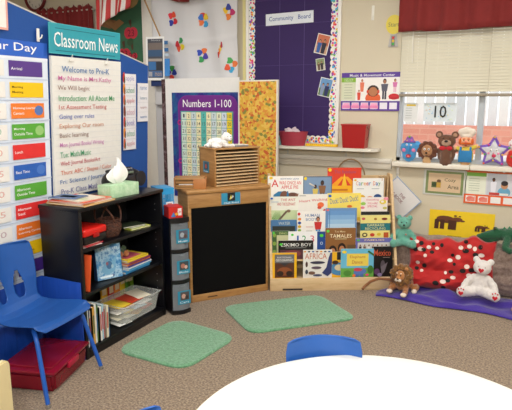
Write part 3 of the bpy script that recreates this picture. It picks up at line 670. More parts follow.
# lion/monkey
t = pup(427, 'brown furry maned hand puppet with a tan face, left of the bear puppet')
blob('mane', [('e', (.064*math.cos(a*.628), .004, .10+.06*math.sin(a*.628)), (.024, .02, .024)) for a in range(10)] + [('e', (0, .006, .10), (.07, .022, .07))], FUR('6a3c26'), t, fuzz=.006, freq=90)
blob('face', [('e', (0, -.016, .10), (.046, .02, .052)), ('e', (0, -.03, .075), (.024, .014, .02))], FUR('b08058', .2), t, fuzz=.001)
MB().lathe([(.03, 0), (.034, .0), (.032, .045), (.02, .05)], FUR('c8a070', .2), (0, 0, 0), 20, sy=.6).build('cuff', t)
solo('nose', t, (0, -.046, .084), (.01, .006, .008), BK); eyes(t, .017, .115, -.036, .006, 1)
MB().tube([(-.012, -.044, .065), (0, -.046, .06), (.012, -.044, .065)], .002, BK, 6).build('mouth', t)
# bear
t = pup(446, 'tall brown bear hand puppet with round ears and a red bow tie')
blob('body', [('e', (0, .004, .08), (.074, .026, .085)), ('t', [(.0, 0, .01), (0, 0, .10)], [.05, .045]), ('e', (0, 0, .185), (.072, .03, .055)), ('e', (-.09, 0, .115), (.026, .016, .018)), ('e', (.085, 0, .115), (.022, .016, .018))], FUR('6e4a36'), t)
for s_ in (-1, 1): e_ = solo('ear', t, (s_*.062, .002, .236), (.030, .014, .030), FUR('6e4a36')); solo('inner_ear', e_, (s_*.062, -.010, .234), (.018, .006, .018), FUR('a88068', .2))
blob('belly', [('e', (0, -.014, .07), (.05, .018, .065))], FUR('9a7860', .2), t, fuzz=.001)
blob('muzzle', [('e', (0, -.03, .17), (.04, .018, .028))], FUR('b09078', .2), t, fuzz=.001)
solo('nose', t, (0, -.046, .186), (.015, .008, .010), BK); eyes(t, .026, .208, -.026, .005)
m = MB()
for s_ in (-1, 1): m.ell((s_*.026, -.034, .128), (.026, .008, .018), M('c01c28', .7))
m.ell((0, -.04, .128), (.009, .007, .010), M('c01c28', .7)); m.build('bow_tie', t)
# chef
t = pup(465.5, 'chef hand puppet in a white hat and blue apron with an orange moustache')
blob('body', [('e', (0, 0, .07), (.062, .026, .08)), ('t', [(0, 0, .11), (.075, 0, .15)], [.026, .017]), ('t', [(0, 0, .11), (-.07, 0, .13)], [.026, .017])], FUR('d8c048', .2), t, fuzz=.001)
MB().lathe([(.026, 0), (.034, 0), (.034, .02), (.028, .022)], FUR('c89868', .2), (0, -.003, -.001), 20, sy=.7).build('cuff', t)
MB().box(-.052, .052, -.036, -.022, .02, .115, M('2c7cb4', .8, .1, 30, .2), .006).box(-.045, -.03, -.034, -.02, .10, .145, M('2c7cb4', .8), .003).box(.03, .045, -.034, -.02, .10, .145, M('2c7cb4', .8), .003).build('apron', t)
blob('head', [('e', (0, -.004, .185), (.05, .028, .045))], FUR('eab088', .2), t, fuzz=0)
blob('hat', [('e', (0, 0, .232), (.055, .024, .018)), ('e', (-.034, 0, .262), (.036, .024, .03)), ('e', (.034, 0, .262), (.036, .024, .03)), ('e', (0, 0, .272), (.042, .028, .032))], M('e8dccc', .9, .05, 20, .3), t, fuzz=.001)
for s_ in (-1, 1): solo('moustache', t, (s_*.02, -.034, .172), (.022, .008, .009), FUR('e06820')); solo('hair_tuft', t, (s_*.046, -.01, .185), (.014, .018, .028), FUR('e06820')); solo('hand', t, (s_*.078, 0, .150 if s_ > 0 else .13), (.018, .015, .02), FUR('eab088', .2)); solo('eyebrow', t, (s_*.017, -.03, .208), (.012, .005, .005), FUR('e06820'))
solo('nose', t, (0, -.038, .186), (.011, .010, .010), M('e88870', .7)); eyes(t, .017, .196, -.031, .004)
solo('mouth', t, (0, -.034, .158), (.01, .005, .006), M('a02020', .6))
# star
t = pup(493.5, 'purple edged silver star hand puppet with a smiling face')
def starp(ro, ri, n=5, rot=0): return [((ro if k % 2 == 0 else ri)*math.sin(k*PI/n+rot), (ro if k % 2 == 0 else ri)*math.cos(k*PI/n+rot)) for k in range(2*n)]
def softstar(name, ro, ri, d, m, y):
    b = bmesh.new(); P = starp(ro, ri); n = len(P)
    vv = [[b.verts.new((p[0], yy, p[1]+.112)) for p in P] for yy in (y-d, y+d)]
    b.faces.new(vv[0]); b.faces.new(vv[1][::-1])
    for k in range(n): b.faces.new([vv[0][k], vv[1][k], vv[1][(k+1) % n], vv[0][(k+1) % n]])
    bmesh.ops.recalc_face_normals(b, faces=b.faces[:]); bmesh.ops.bevel(b, geom=b.edges[:], offset=min(d*.8, .008), segments=3, affect='EDGES')
    return MB().bm(b, m, True).build(name, t)
softstar('star_body', .135, .072, .016, FUR('7c58b8', .3), 0)
softstar('star_face', .10, .05, .006, M('c8c8cc', .35, .1, 30, .3, 60, metal=.3), -.016)
m = MB(); 
for k, (a, b) in enumerate(starp(.115, .068)): m.ell((a, -.018, b+.112), (.008, .006, .008), M(['e8c030', 'e07030', '58a848', 'e8c030', 'd04080'][k % 5]))
m.build('star_dots', t); eyes(t, .022, .125, -.025, .006, 1); solo('mouth', t, (.004, -.025, .082), (.016, .006, .015), M('c82850', .5)); solo('nose', t, (.0, -.026, .105), (.006, .006, .006), M('e8a0b0', .5))
for s_ in (-1, 1): solo('cheek', t, (s_*.036, -.023, .10), (.010, .004, .009), M('e890b0', .7))
# red / white puppet at the right edge
t = pup(516, 'red hand puppet with a white dotted bonnet, rightmost on the window sill')
blob('body', [('e', (0, 0, .06), (.07, .028, .075)), ('e', (-.03, 0, .10), (.03, .022, .03))], FUR('c82c24', .3), t)
blob('head', [('e', (.01, 0, .155), (.058, .026, .055))], FUR('eed6c8', .2), t, fuzz=0)
blob('bonnet', [('e', (.01, .006, .178), (.072, .026, .05))], M('ece4e0', .9), t, fuzz=.001)
m = MB()
for k in range(6): m.ell((-.045+.02*k, -.020, .17+.02*math.sin(k*2)), (.005, .006, .005), M('d85070'))
m.build('bonnet_dots', t); eyes(t, .018, .155, -.024, .005); solo('button', t, (-.03, -.028, .08), (.007, .004, .007), M('58a848'))

# ================================================================== COZY CORNER, RIGHT
# taupe backrest cushion
TP = ramp_mat('taupe_fleece', [(.3, '6c5a4e'), (.5, '8a766a'), (.7, 'a09084')], 38, .95, .6, sheen=.3)
def pillow(name, w_, h_, d_, m, parent=None, fold=0, seed=0, top=None, power=.32):
    nx, nz = 44, 30; V = []; F = []
    for side in (-1, 1):
        for j in range(nz+1):
            for i in range(nx+1):
                u = i/nx*2-1; v = j/nz*2-1
                th = d_*max(0, (1-abs(u)**3.2)*(1-abs(v)**3.2))**power
                n_ = noise.noise(Vector((u*2.4+seed, v*2+seed*3, side)))*fold + noise.noise(Vector((u*6+seed, v*6, side+9)))*fold*.45
                hh = h_*(1 + (top(u) if top else 0))
                V.append((u*w_*(1-.05*(1-abs(v))), side*(th + n_*(1 if th > .01 else 0)) , (v+1)*hh + noise.noise(Vector((u*3, seed, 5)))*fold*.6*(v+1)))
    q = (nx+1)*(nz+1)
    for sd_ in (0, 1):
        for j in range(nz):
            for i in range(nx): a = sd_*q + j*(nx+1)+i; f_ = [a, a+1, a+nx+2, a+nx+1]; F.append(f_ if sd_ == 0 else f_[::-1])
    o = MB().raw(V, F, m, True).build(name, parent); b = bmesh.new(); b.from_mesh(o.data); bmesh.ops.remove_doubles(b, verts=b.verts, dist=.0006); b.to_mesh(o.data); b.free(); return o
o = pillow('floor_cushion', .62, .205, .15, TP, None, .02, 3); o.location = (-.42, 4.57, .0)
T(o, 'large taupe fleece backrest cushion along the wall behind the red cushion', 'cushion')
# red cushion
t = T(E('red_cushion', (-.48, 4.355, .03), R(3)), 'rumpled red cushion with small white and black blotches', 'cushion')
RC = M('b41a1a', .85, .10, 9, .25, 40, sheen=.2)
def rtop(u): return .05*(u) + .02*math.sin(u*5)
pc = pillow('cover', .325, .205, .062, RC, t, .045, 11, rtop, .42); t.rotation_euler = (R(-14), 0, R(3))
dg = bpy.context.evaluated_depsgraph_get(); dg.update()
from mathutils.bvhtree import BVHTree
bv = BVHTree.FromPolygons([v.co for v in pc.data.vertices], [p.vertices[:] for p in pc.data.polygons])
def spot(cx, cz, r_, col, sx=1.0, k=0):
    P = []; n = 12
    for q in range(n):
        a = 2*PI*q/n; x = cx+r_*sx*math.cos(a); z = cz+r_*math.sin(a); h_ = bv.ray_cast(Vector((x, -1, z)), Vector((0, 1, 0)))[0]
        if h_ is None: return
        P.append((x, h_.y-.003-k*.0007, z))
    h_ = bv.ray_cast(Vector((cx, -1, cz)), Vector((0, 1, 0)))[0]
    sp_.raw([(cx, h_.y-.004-k*.0007, cz)] + P, [[0, 1+q, 1+(q+1) % n] for q in range(n)], M(col, .85), True)
sp_ = MB()
for i, (cx, cz) in enumerate([(-.17, .29), (-.22, .17), (.0, .12), (.03, .25), (-.06, .045), (.13, .17), (.20, .33), (.1, .36), (.22, .06), (-.10, .36), (-.25, .33)]):
    a = i*2.3; sp_ = MB()
    for k in range(4):
        b = a + k*1.4; spot(cx+.032*math.cos(b), cz+.036*math.sin(b), random.uniform(.012, .019), ['1a1614', 'e8dcd4', '1a1614', 'e8d4c8'][(k+i) % 4], random.uniform(.8, 1.5), k)
    if sp_.f: sp_.build('printed_blotch', t)
# purple blanket
PB = M('3c2490', .9, .12, 8, .3, 60, sheen=.3)
P0, P1, P2, P3 = Vector((-.975, 4.03)), Vector((.35, 4.0)), Vector((.35, 4.44)), Vector((-.90, 4.44))
nx, nz = 70, 26; V = []; F = []
for j in range(nz+1):
    for i in range(nx+1):
        u = i/nx; v = j/nz; p = (P0*(1-u)+P1*u)*(1-v) + (P3*(1-u)+P2*u)*v
        p = p + Vector((0, (.03*math.sin(u*11+1)+.03*math.sin(u*5) - .06*max(0, u-.55))*(1-v)))
        if u < .1: p = p + Vector((-.03*math.sin(v*6), 0))
        z = .012 + .022*max(0, noise.noise(Vector((p.x*5, p.y*9, 2)))+.25)*2*min(1, 6*v, 6*(1-v)*2, 8*u) + .012*math.sin(p.x*16+p.y*24)*min(1, 5*v)*min(1, 8*u)*.6
        V.append((p.x, p.y, max(.006, z)))
for j in range(nz):
    for i in range(nx): a = j*(nx+1)+i; F.append([a, a+1, a+nx+2, a+nx+1])
o = MB().raw(V, F, PB, True).build('floor_blanket'); q = o.modifiers.new('s', 'SOLIDIFY'); q.thickness = .006; q.offset = -1
T(o, 'purple fleece blanket spread on the carpet in front of the cushions', 'blanket')

# teal bear sitting on top of the cushion
def bear(loc, rz, s_, col, label, belly=None, tilt=0, splay=1.0, muz=None):
    t = E('teddy_bear', loc, rz, label, 'stuffed toy'); m = FUR(col); k = s_
    blob('body', [('e', (0, .01*k, .09*k), (.07*k, .058*k, .088*k)), ('e', (0, -.005*k, .05*k), (.075*k, .06*k, .05*k)),
        ('t', [(.05*k, 0, .14*k), (.095*k, -.02*k, .10*k), (.11*k, -.035*k, .065*k)], [.028*k, .026*k, .026*k]), ('t', [(-.05*k, 0, .14*k), (-.095*k, -.02*k, .10*k), (-.11*k, -.035*k, .065*k)], [.028*k, .026*k, .026*k]),
        ('t', [(.04*k, -.02*k, .035*k), (.085*k*splay, -.095*k, .035*k)], [.038*k, .034*k]), ('t', [(-.04*k, -.02*k, .035*k), (-.085*k*splay, -.095*k, .035*k)], [.038*k, .034*k]),
        ('e', (.088*k*splay, -.108*k, .045*k), (.036*k, .022*k, .042*k)), ('e', (-.088*k*splay, -.108*k, .045*k), (.036*k, .022*k, .042*k))], m, t, fuzz=.004*k, vox=.0065*k)
    h_ = E('head', (0, 0, .17*k)); h_.parent = t; h_.rotation_euler = (0, tilt, 0)
    hd = blob('skull', [('e', (0, 0, .055*k), (.066*k, .056*k, .058*k)), ('e', (.052*k, .01*k, .105*k), (.025*k, .014*k, .026*k)), ('e', (-.052*k, .01*k, .105*k), (.025*k, .014*k, .026*k)), ('e', (0, -.045*k, .04*k), (.03*k, .028*k, .024*k))], m, h_, fuzz=.003*k, vox=.0055*k)
    return t, h_
def flat_head(t, h_):
    """keep the hierarchy to two levels: move the head's pieces straight under the toy"""
    M0 = h_.matrix_basis.copy()
    for c in list(h_.children): c.parent = t; c.matrix_basis = M0 @ c.matrix_basis; c.name = 'head' if c.name.startswith('skull') else c.name
    bpy.data.objects.remove(h_)
cz = .24
t, h_ = bear((-.86, 4.44, .33), R(10), .85, '68ac98', 'mint green teddy bear sitting at the left end by the book rack')
k = .85
solo('nose', h_, (0, -.072*k, .047*k), (.011*k, .008*k, .009*k), BK)
for s_ in (-1, 1): solo('eye', h_, (s_*.022*k, -.052*k, .068*k), (.006*k, .005*k, .006*k), BK)
flat_head(t, h_)
t['label'] = 'mint green teddy bear sitting by the right side of the book rack'
solo('nose', t, (.018, -.044, .105), (.006, .004, .006), M('d86050')).name = 'chest_badge'
# white bear
t, h_ = bear((-.245, 4.262, .06), R(-2), .98, 'e8e2dc', 'white teddy bear with red heart paws on the purple blanket', splay=1.35, tilt=R(6))
k = .98
def heart(name, par, c, s_, m, ry=0):
    P = []
    for q in range(24):
        a = 2*PI*q/24; P.append((s_*16*math.sin(a)**3/16, s_*(13*math.cos(a)-5*math.cos(2*a)-2*math.cos(3*a)-math.cos(4*a))/16))
    return MB().prism(P, -.004, .004, m, 'y', Matrix.Translation(c) @ Matrix.Rotation(ry, 4, 'Y')).build(name, par)
HR = M('c81828', .6)
heart('nose', h_, (0, -.074*k, .05*k), .019, HR)
for s_ in (-1, 1):
    solo('eye', h_, (s_*.024*k, -.050*k, .070*k), (.004, .004, .004), M('b8a8a0'))
    heart('paw_heart', t, (s_*.119*k, -.131*k, .04*k), .018, HR)
    m = MB()
    for q in range(3): m.ell((s_*.119*k+(q-1)*.017, -.128*k, .076*k - abs(q-1)*.006), (.0055, .004, .006), HR)
    m.build('paw_pads', t)
flat_head(t, h_)
# lion
LC = FUR('a86c38'); t = T(E('plush_lion', (-.80, 4.18, .03), R(-12)), 'plush lion with a shaggy golden mane lying on the purple blanket', 'stuffed toy')
blob('body', [('e', (-.01, .05, .055), (.07, .09, .055)), ('e', (0, -.01, .07), (.055, .05, .06)), ('t', [(-.045, 0, .05), (-.075, -.06, .022), (-.06, -.085, .02)], [.026, .022, .02]), ('t', [(.035, -.01, .05), (.06, -.085, .022), (.06, -.105, .02)], [.024, .02, .02]), ('e', (-.09, .05, .03), (.035, .05, .03)), ('e', (.08, .06, .03), (.03, .05, .03))], LC, t, vox=.006)
blob('mane', [('e', (.062*math.cos(a*.57), -.02+.02*math.sin(a), .135+.064*math.sin(a*.57)), (.028, .034, .028)) for a in range(11)] + [('e', (0, -.005, .12), (.066, .045, .066)), ('e', (0, -.045, .08), (.04, .025, .03))], ramp_mat('lion_mane', [(.3, '4a2c12'), (.5, '7c5222'), (.7, 'a87a38')], 60, .95, .8, sheen=.3), t, fuzz=.010, freq=70, vox=.006)
blob('face', [('e', (0, -.052, .142), (.038, .026, .042)), ('e', (0, -.078, .122), (.022, .016, .018)), ('e', (.04, -.03, .195), (.016, .01, .016)), ('e', (-.04, -.03, .195), (.016, .01, .016))], FUR('b87c48', .3), t, fuzz=.001, vox=.005)
for s_ in (-1, 1): solo('muzzle', t, (s_*.013, -.088, .114), (.014, .010, .012), FUR('e8dccc', .2)); solo('eye', t, (s_*.016, -.078, .152), (.005, .004, .006), BK); solo('eyebrow', t, (s_*.016, -.074, .166), (.008, .004, .004), FUR('e8dccc', .2))
solo('nose', t, (0, -.096, .126), (.009, .006, .007), BK)
solo('paw', t, (-.06, -.10, .018), (.024, .022, .017), FUR('e4d6c4', .3)); solo('paw', t, (.062, -.12, .018), (.024, .022, .017), FUR('e4d6c4', .3)); solo('paw', t, (.098, .0, .02), (.02, .026, .018), FUR('e4d6c4', .3))
blob('tail', [('t', [(-.05, .06, .05), (-.10, -.03, .085), (-.16, -.085, .095), (-.21, -.125, .07), (-.245, -.15, .03), (-.25, -.17, .016)], [.015, .013, .012, .012, .012, .013])], FUR('8c5a34'), t, vox=.005, fuzz=.001)
# green crocodile
GC = FUR('145232'); t = T(E('plush_crocodile', (-.09, 4.53, .425), R(8)), 'dark green plush crocodile lying on top of the taupe cushion', 'stuffed toy')
blob('body', [('e', (.05, 0, .06), (.14, .075, .055)), ('t', [(-.05, 0, .06), (-.14, -.01, .05), (-.21, -.02, .035)], [.048, .036, .022]), ('e', (-.09, -.022, .095), (.02, .016, .018)), ('e', (-.09, .022, .095), (.02, .016, .018)), ('t', [(-.01, -.06, .04), (-.03, -.13, -.02), (.0, -.145, -.03)], [.030, .026, .026]), ('t', [(.15, -.05, .05), (.19, -.11, .0)], [.03, .026]), ('t', [(.15, 0, .06), (.3, .02, .05), (.42, .0, .03)], [.055, .04, .015]), ('t', [(-.20, -.02, .012), (-.10, -.01, .012)], [.018, .03])], GC, t, vox=.008)
m = MB()
for q in range(9): m.prism([(-.014, 0), (.014, 0), (0, .022)], -.006, .006, FUR('2c8050', .3), 'y', Matrix.Translation((-.03+q*.035, 0, .112-.0012*(q-3)**2)))
m.build('back_ridge', t)
for s_ in (-1, 1): solo('eye', t, (-.10, s_*.022-.008, .104), (.008, .008, .008), BK)
MB().tube([(-.215, -.038, .03), (-.16, -.045, .03), (-.10, -.05, .034)], .002, M('0c3020'), 6).build('mouth', t)
# tan toy at far right edge
t = T(E('plush_puppy', (.065, 4.12, .035), R(-20)), 'tan plush toy cut off by the right edge on the purple blanket', 'stuffed toy')
blob('body', [('e', (0, .04, .05), (.06, .08, .05)), ('t', [(-.03, 0, .03), (-.05, -.06, .02)], [.022, .02]), ('t', [(.03, 0, .03), (.05, -.06, .02)], [.022, .02])], FUR('c09058'), t)
blob('head', [('e', (0, -.01, .11), (.045, .042, .042)), ('e', (0, -.05, .10), (.024, .022, .02))], FUR('c89a64'), t)
for s_ in (-1, 1): solo('ear', t, (s_*.045, 0, .105), (.014, .02, .032), FUR('8a5c34')); solo('eye', t, (s_*.016, -.046, .12), (.005, .004, .005), BK)
solo('nose', t, (0, -.072, .105), (.008, .006, .006), BK)

# ================================================================== BOOK RACK
rl = 1.028
t = T(E('book_rack', (RACK.o.x, RACK.o.y, 0), RACK.a), 'pale wood tiered book display rack facing the carpet', 'book rack')
prof = [(0, 0), (.36, 0), (.36, .90), (.27, .90), (.03, .22), (0, .11)]
MB().prism(prof, 0, .02, OAK2, 'x').build('side_panel', t); MB().prism(prof, rl-.02, rl, OAK2, 'x').build('side_panel', t)
MB().box(0, rl, -.012, .004, 0, .105, OAK2, .003).build('front_lip', t)
MB().box(.02, rl-.02, .34, .355, 0, .88, OAK2).build('back_panel', t)
tiers = [(.005, .075, .085), (.055, .22), (.11, .37), (.165, .515), (.22, .645)]
TB = [(.035, .085), (.085, .24), (.135, .385), (.185, .53), (.235, .66)]
for i, (dy, z0) in enumerate(TB):
    MB().box(.02, rl-.02, dy-.028, .34, z0-.012, z0, OAK2).build('tier_shelf', t)
for x in (rl-.045, rl-.07, rl-.095): MB().box(x, x+.006, .24, .34, .66, .88, OAK2).build('divider', t)
MB().box(.10, .26, -.0125, -.011, .006, .022, M('3a3028')).build('brand_mark', t)
bname = 'picture_book'
def book(tier, q, base, label, fn, dv=0, h_ext=None, rough=.35, name=bname, t=.009):
    dy, zb = TB[tier]; pl = RACK.shift(-(dy+dv)); u0, zt_ = pl.hit(q[0], q[1]); u1, _ = pl.hit(q[2], q[1])
    zb0 = pl.hit(q[0], q[3])[1]; z0 = zb+.001 if h_ext is None else zb0
    c = Card(u1-u0, zt_-z0, base, t, rough=rough, side='e8e4d8'); fn(c)
    return T(put(c, name, pl, u0, z0, 0, lean=R(4)), label, 'book', 'picture books on the display rack')
def f_apple(c):
    c.t_('EDWARD LEAR', .36, .88, .88, .93, '3858a0'); c.t_('A', .1, .62, .30, .88, 'd83030'); c.t_('WAS ONCE AN', .32, .70, .94, .83, 'd84038'); c.t_('APPLE PIE', .38, .55, .86, .67, 'd84038')
    c.P([(.14, .1), (.16, .34), (.3, .46), (.5, .46), (.5, .1)], '2878a8'); c.e(.47, .28, .13, .2, '7a4c38'); c.e(.7, .26, .2, .16, '6a4434'); c.e(.56, .28, .03, .2, '2878a8'); c.e(.84, .3, .07, .08, '8a5c44'); c.r(.1, .08, .95, .12, 'b8c8a8'); c.e(.09, .94, .05, .05, 'f0d020')
book(4, (268, 176.5, 303.5, 200), 'f2f0ea', 'white alphabet apple pie picture book, top left of the rack', f_apple)
def f_kids(c):
    c.r(.03, .04, .97, .96, '7c98b8'); c.r(.03, .04, .97, .13, '3c4450'); c.person(.42, .1, .62, '503830', 'd8c060', '201810', '283850'); c.person(.66, .1, .78, '483028', '8a6040', '201810', '604838'); c.P([(.2, .72), (.4, .62), (.4, .66), (.22, .77)], 'd8d0c0'); c.e(.08, .92, .05, .06, 'f0d020')
book(4, (303.5, 176.5, 332.5, 196), '58687c', 'blue book with two children walking, second from left in the top row', f_kids, .006)
def f_sun(c):
    c.r(0, .5, 1, 1, 'd83c24'); c.r(0, .28, 1, .5, 'f0b020'); c.r(0, .0, 1, .28, '88a8cc'); c.P([(.1, .5), (.4, .75), (.5, .75), (.3, .5)], 'f0a020'); c.P([(.9, .5), (.6, .75), (.5, .75), (.7, .5)], 'f0a020'); c.P([(.42, .5), (.5, .85), (.58, .5)], 'f0c030'); c.t_('The Rainbow', .2, .84, .85, .93, 'b05070'); c.r(.1, .36, .6, .41, 'c87820'); c.r(0, .26, 1, .30, 'e8a0a0')
    for k in range(6): c.e(.42+.1*k, .12, .045, .05, ['c83030', '30508a', 'e8b030'][k % 3])
    c.e(.07, .94, .05, .05, 'f0d020')
book(4, (328, 168, 362, 197), 'd83c24', 'red and orange sunburst book standing tallest in the rack top row', f_sun, .012)
def f_career(c):
    w_ = ['C', 'a', 'r', 'e', 'e', 'r', ' ', 'D', 'a', 'y']; cl = ['e06820', '3878c0', '48a048', 'e8a020', 'd84040', '3878c0', '', 'e06820', '3878c0', '48a048']; x = .10
    for ch, k in zip(w_, cl):
        if ch == ' ': x += .06; continue
        c.t_(ch, x, .72 if ch != 'y' else .68, x+.07, .88 if ch in 'CD' else .84, k); x += .082
    c.r(.12, .58, .35, .6, '98a0a8'); c.r(.6, .58, .85, .6, '98a0a8'); c.e(.28, .22, .13, .14, 'e8b828'); c.e(.28, .10, .1, .06, 'd0a080'); c.e(.55, .2, .12, .1, 'e0a078'); c.e(.8, .26, .13, .12, '285088'); c.e(.8, .14, .1, .06, 'c08860'); c.e(.07, .93, .045, .04, 'e8b020')
book(4, (353.5, 178.5, 384.5, 200), 'eeeeea', 'white Career Day book, right end of the top row', f_career, -.008)
def f_ant(c):
    c.r(0, 0, 1, .45, 'c8d8a8'); c.t_('THE ANT', .38, .82, .9, .92, 'c84848'); c.t_('AND THE ELEPHANT', .26, .64, .9, .76, 'c84848')
    for k in range(8): c.P([(.02+.05*k, .0), (.06+.05*k, .0), (.2+.02*k, .42)], '78a860')
    c.P([(.25, .02), (.32, .0), (.6, .36), (.68, .40), (.66, .46), (.56, .43)], '6a5848'); c.e(.66, .42, .07, .06, '80684c'); c.e(.06, .93, .05, .04, '2860c0'); c.r(.05, .78, .3, .80, '90b0d0')
book(3, (270, 197, 298.5, 226), 'ecece0', 'white and green ant and elephant book, left end of the fourth row up', f_ant, -.01)
def f_walk(c):
    c.t_('Heart Walking', .04, .70, .96, .82, 'd05050', .08); c.r(.04, .93, .25, .95, '606060'); c.e(.74, .6, .11, .10, 'e87040'); c.e(.7, .5, .07, .06, 'd85038'); c.e(.9, .36, .09, .09, 'd84838')
book(3, (298.5, 194.5, 329, 226), 'ece8e0', 'white Walking picture book with red script lettering', f_walk, -.004)
def f_duck(c):
    c.t_('Duck! Duck! Duck!', .07, .66, .92, .86, '4870a8', .12); c.e(.07, .9, .05, .05, '2060c0'); c.e(.66, .52, .08, .05, 'e87830'); c.e(.3, .3, .1, .08, 'f0f0e0'); c.r(0, 0, 1, .12, 'e8c038')
book(3, (328, 193.5, 361.5, 226), 'f2dc68', 'yellow book with slanted blue script title, centre of the rack', f_duck, -.008)
def f_feel(c):
    for x, y, r_, k in ((.08, .62, .10, '98c858'), (.06, .38, .08, 'e88898'), (.94, .9, .10, 'e890a0'), (.9, .35, .08, 'c8c060')): c.e(x, y, r_, r_, k)
    c.t_('Everything', .2, .78, .66, .9, 'd05878'); c.t_('YOU ARE', .24, .58, .62, .7, 'd05878'); c.t_('SPECIAL', .24, .4, .62, .52, 'd05878')
    c.e(.82, .72, .13, .14, 'e8d048'); c.e(.8, .74, .06, .07, 'f0e8e0')
book(3, (361.5, 197.5, 388, 214), 'efe6e0', 'white book with pink title and round yellow picture below Career Day', f_feel, -.012, h_ext=1)
def f_body(c):
    c.t_('HUMAN', .28, .80, .78, .90, '6080b0'); c.t_('BODY', .3, .66, .68, .76, '6080b0'); c.e(.06, .9, .05, .05, 'd03030')
    for k in range(6): c.e(.08, .72-.13*k, .06, .05, ['e88838', '3050a0', 'd8a828', '88b048', '5040a0', 'e87048'][k])
    c.person(.72, .06, .78, 'c08060', 'c83030', '382018', '3890c8'); c.r(.3, .44, .55, .46, 'd09090'); c.r(.3, .3, .52, .32, 'b0a8a0')
book(2, (297.5, 211.5, 326.5, 240), 'f0ece6', 'white Human Body book with a small red and blue figure', f_body, -.004)
def f_sky(c):
    c.mats[0] = c.mats[0]
    for k, h__ in enumerate(('e0c8a0', 'e0e0d8', 'b8d4e8', '98c0e0', '80acd8', '6898cc')): c.r(.08, .08+.14*k, .94, .08+.14*(k+1), h__)
    c.e(.5, .2, .04, .025, '3868a8'); c.r(.12, .3, .14, .92, '5080b0'); c.e(.07, .94, .05, .03, 'e87070')
book(2, (326, 208.5, 357.5, 240), '6890c0', 'tall blue sky coloured book in the middle of the rack', f_sky, -.012)
def f_garb(c):
    c.r(0, .36, 1, .66, '1c7078'); c.t_('GARBAGE', .22, .53, .80, .63, 'e8e0a0'); c.t_('RECYCLING', .16, .39, .84, .49, 'e8e0a0')
    c.e(.1, .85, .06, .05, 'c85060'); c.e(.5, .84, .05, .05, 'a87838'); c.e(.8, .84, .1, .05, '803028'); c.e(.15, .18, .09, .09, '282020'); c.e(.15, .18, .05, .05, 'e8dc90'); c.e(.4, .18, .08, .07, 'c83828'); c.e(.62, .2, .07, .06, 'd8b828'); c.r(.78, .06, .94, .28, 'b85020')
book(2, (361, 215.5, 391, 240), 'e8dc88', 'yellow Garbage and Recycling book with a teal band', f_garb, -.008)
book(2, (361.5, 212, 390, 216), '1c2020', 'thin black book edge just above the Garbage and Recycling book', lambda c: c.r(.1, .7, .9, .8, '304038'), .006)
def f_pond(c): c.r(.06, .0, .94, .84, '28302c'); c.e(.4, .55, .3, .12, '48504a'); c.e(.65, .45, .25, .1, '1a201e'); c.t_('WATER', .3, .87, .75, .95, 'c8d0c8')
book(1, (271, 220.5, 297, 262), '4878a8', 'blue framed dark picture book at the left, above the green book', f_pond, .014)
def f_dino(c):
    c.r(.25, .1, .95, .85, 'c8c89c'); c.t_('DINO', .4, .88, .85, .95, 'c8d090')
    for k in range(6): c.e(.12, .1+.15*k, .10, .07, '88a848' if k % 2 else '3c6030')
    c.e(.07, .93, .06, .05, '58d048')
book(1, (272.5, 231.5, 290, 262), '486838', 'green patterned book left of the 1 2 3 book', f_dino, .006)
def f_123(c): c.t_('1', .30, .60, .36, .85, '3060b0'); c.t_('2', .48, .60, .62, .85, '40a060'); c.t_('3', .76, .60, .90, .85, 'd86880'); c.e(.14, .88, .05, .04, '50d040'); c.r(.2, .1, .9, .5, 'd8e0e8')
book(1, (288.5, 232, 317.5, 262), 'f0f0f0', 'white 1 2 3 counting book in the second row', f_123, .0)
def f_blue(c): c.e(.4, .85, .14, .06, '50d040'); c.t_('0', .3, .5, .5, .62, 'b8c8e0'); c.r(.3, .2, .7, .24, 'b8c8e0')
book(1, (316.5, 232, 330, 262), '1c4890', 'narrow dark blue book between the 1 2 3 and Tamales books', f_blue, .006)
def f_tam(c):
    c.t_('Too Many', .30, .84, .66, .91, 'e8d8b0'); c.t_('TAMALES', .14, .68, .86, .80, 'f0e4c0'); c.r(.3, .63, .7, .65, 'd0c090'); c.e(.08, .90, .05, .045, '60d850')
    for x, y in ((.24, .22), (.54, .30)): c.e(x, y+.05, .13, .16, '201410'); c.e(x, y, .09, .12, 'b87850'); c.r(x-.13, 0, x+.13, y-.1, '8a3828')
    c.r(.72, 0, 1, .45, '6a5030')
book(1, (326, 228.5, 356.5, 262), '8a5c30', 'brown Tamales book with two dark haired children', f_tam, -.008)
def f_fam(c):
    c.t_('FAMILIES', .25, .86, .8, .94, 'f0d890'); c.r(.06, .3, .96, .78, 'd0ccc4')
    for k in range(7): c.person(.13+.12*k, .3, .4, ['8a5a40', 'c89070'][k % 2], ['403840', '785848', 'e8e0d8'][k % 3], '201810')
    c.e(.07, .9, .045, .04, '50d040')
book(1, (356, 238.5, 392, 262), '6868b0', 'violet Families book above the Mexico book', f_fam, -.012)
def f_esk(c): c.t_('ESKIMO BOY', .08, .68, .95, .86, 'e8e8e4'); c.r(.2, .6, .8, .62, 'b0b0b0'); c.r(.05, 0, .95, .5, '583038'); c.e(.4, .3, .25, .18, '803c40'); c.e(.08, .80, .05, .06, '50d040')
book(1, (278.5, 241, 313.5, 262), '14110f', 'black Eskimo Boy book in front of the 1 2 3 book', f_esk, -.016)
def f_ng(c):
    c.r(.10, .06, .90, .94, '583020'); c.r(.1, .62, .9, .94, '6c6c70'); c.t_('NATIONAL', .2, .80, .8, .86, 'e8e4e0'); c.t_('GEOGRAPHIC', .14, .68, .86, .77, 'f0ece8')
    c.e(.5, .3, .3, .16, '8c4c28'); c.e(.32, .22, .14, .1, '2c1810'); c.e(.7, .22, .14, .1, '2c1810'); c.P([(.3, .62), (.5, .5), (.7, .62)], '383438')
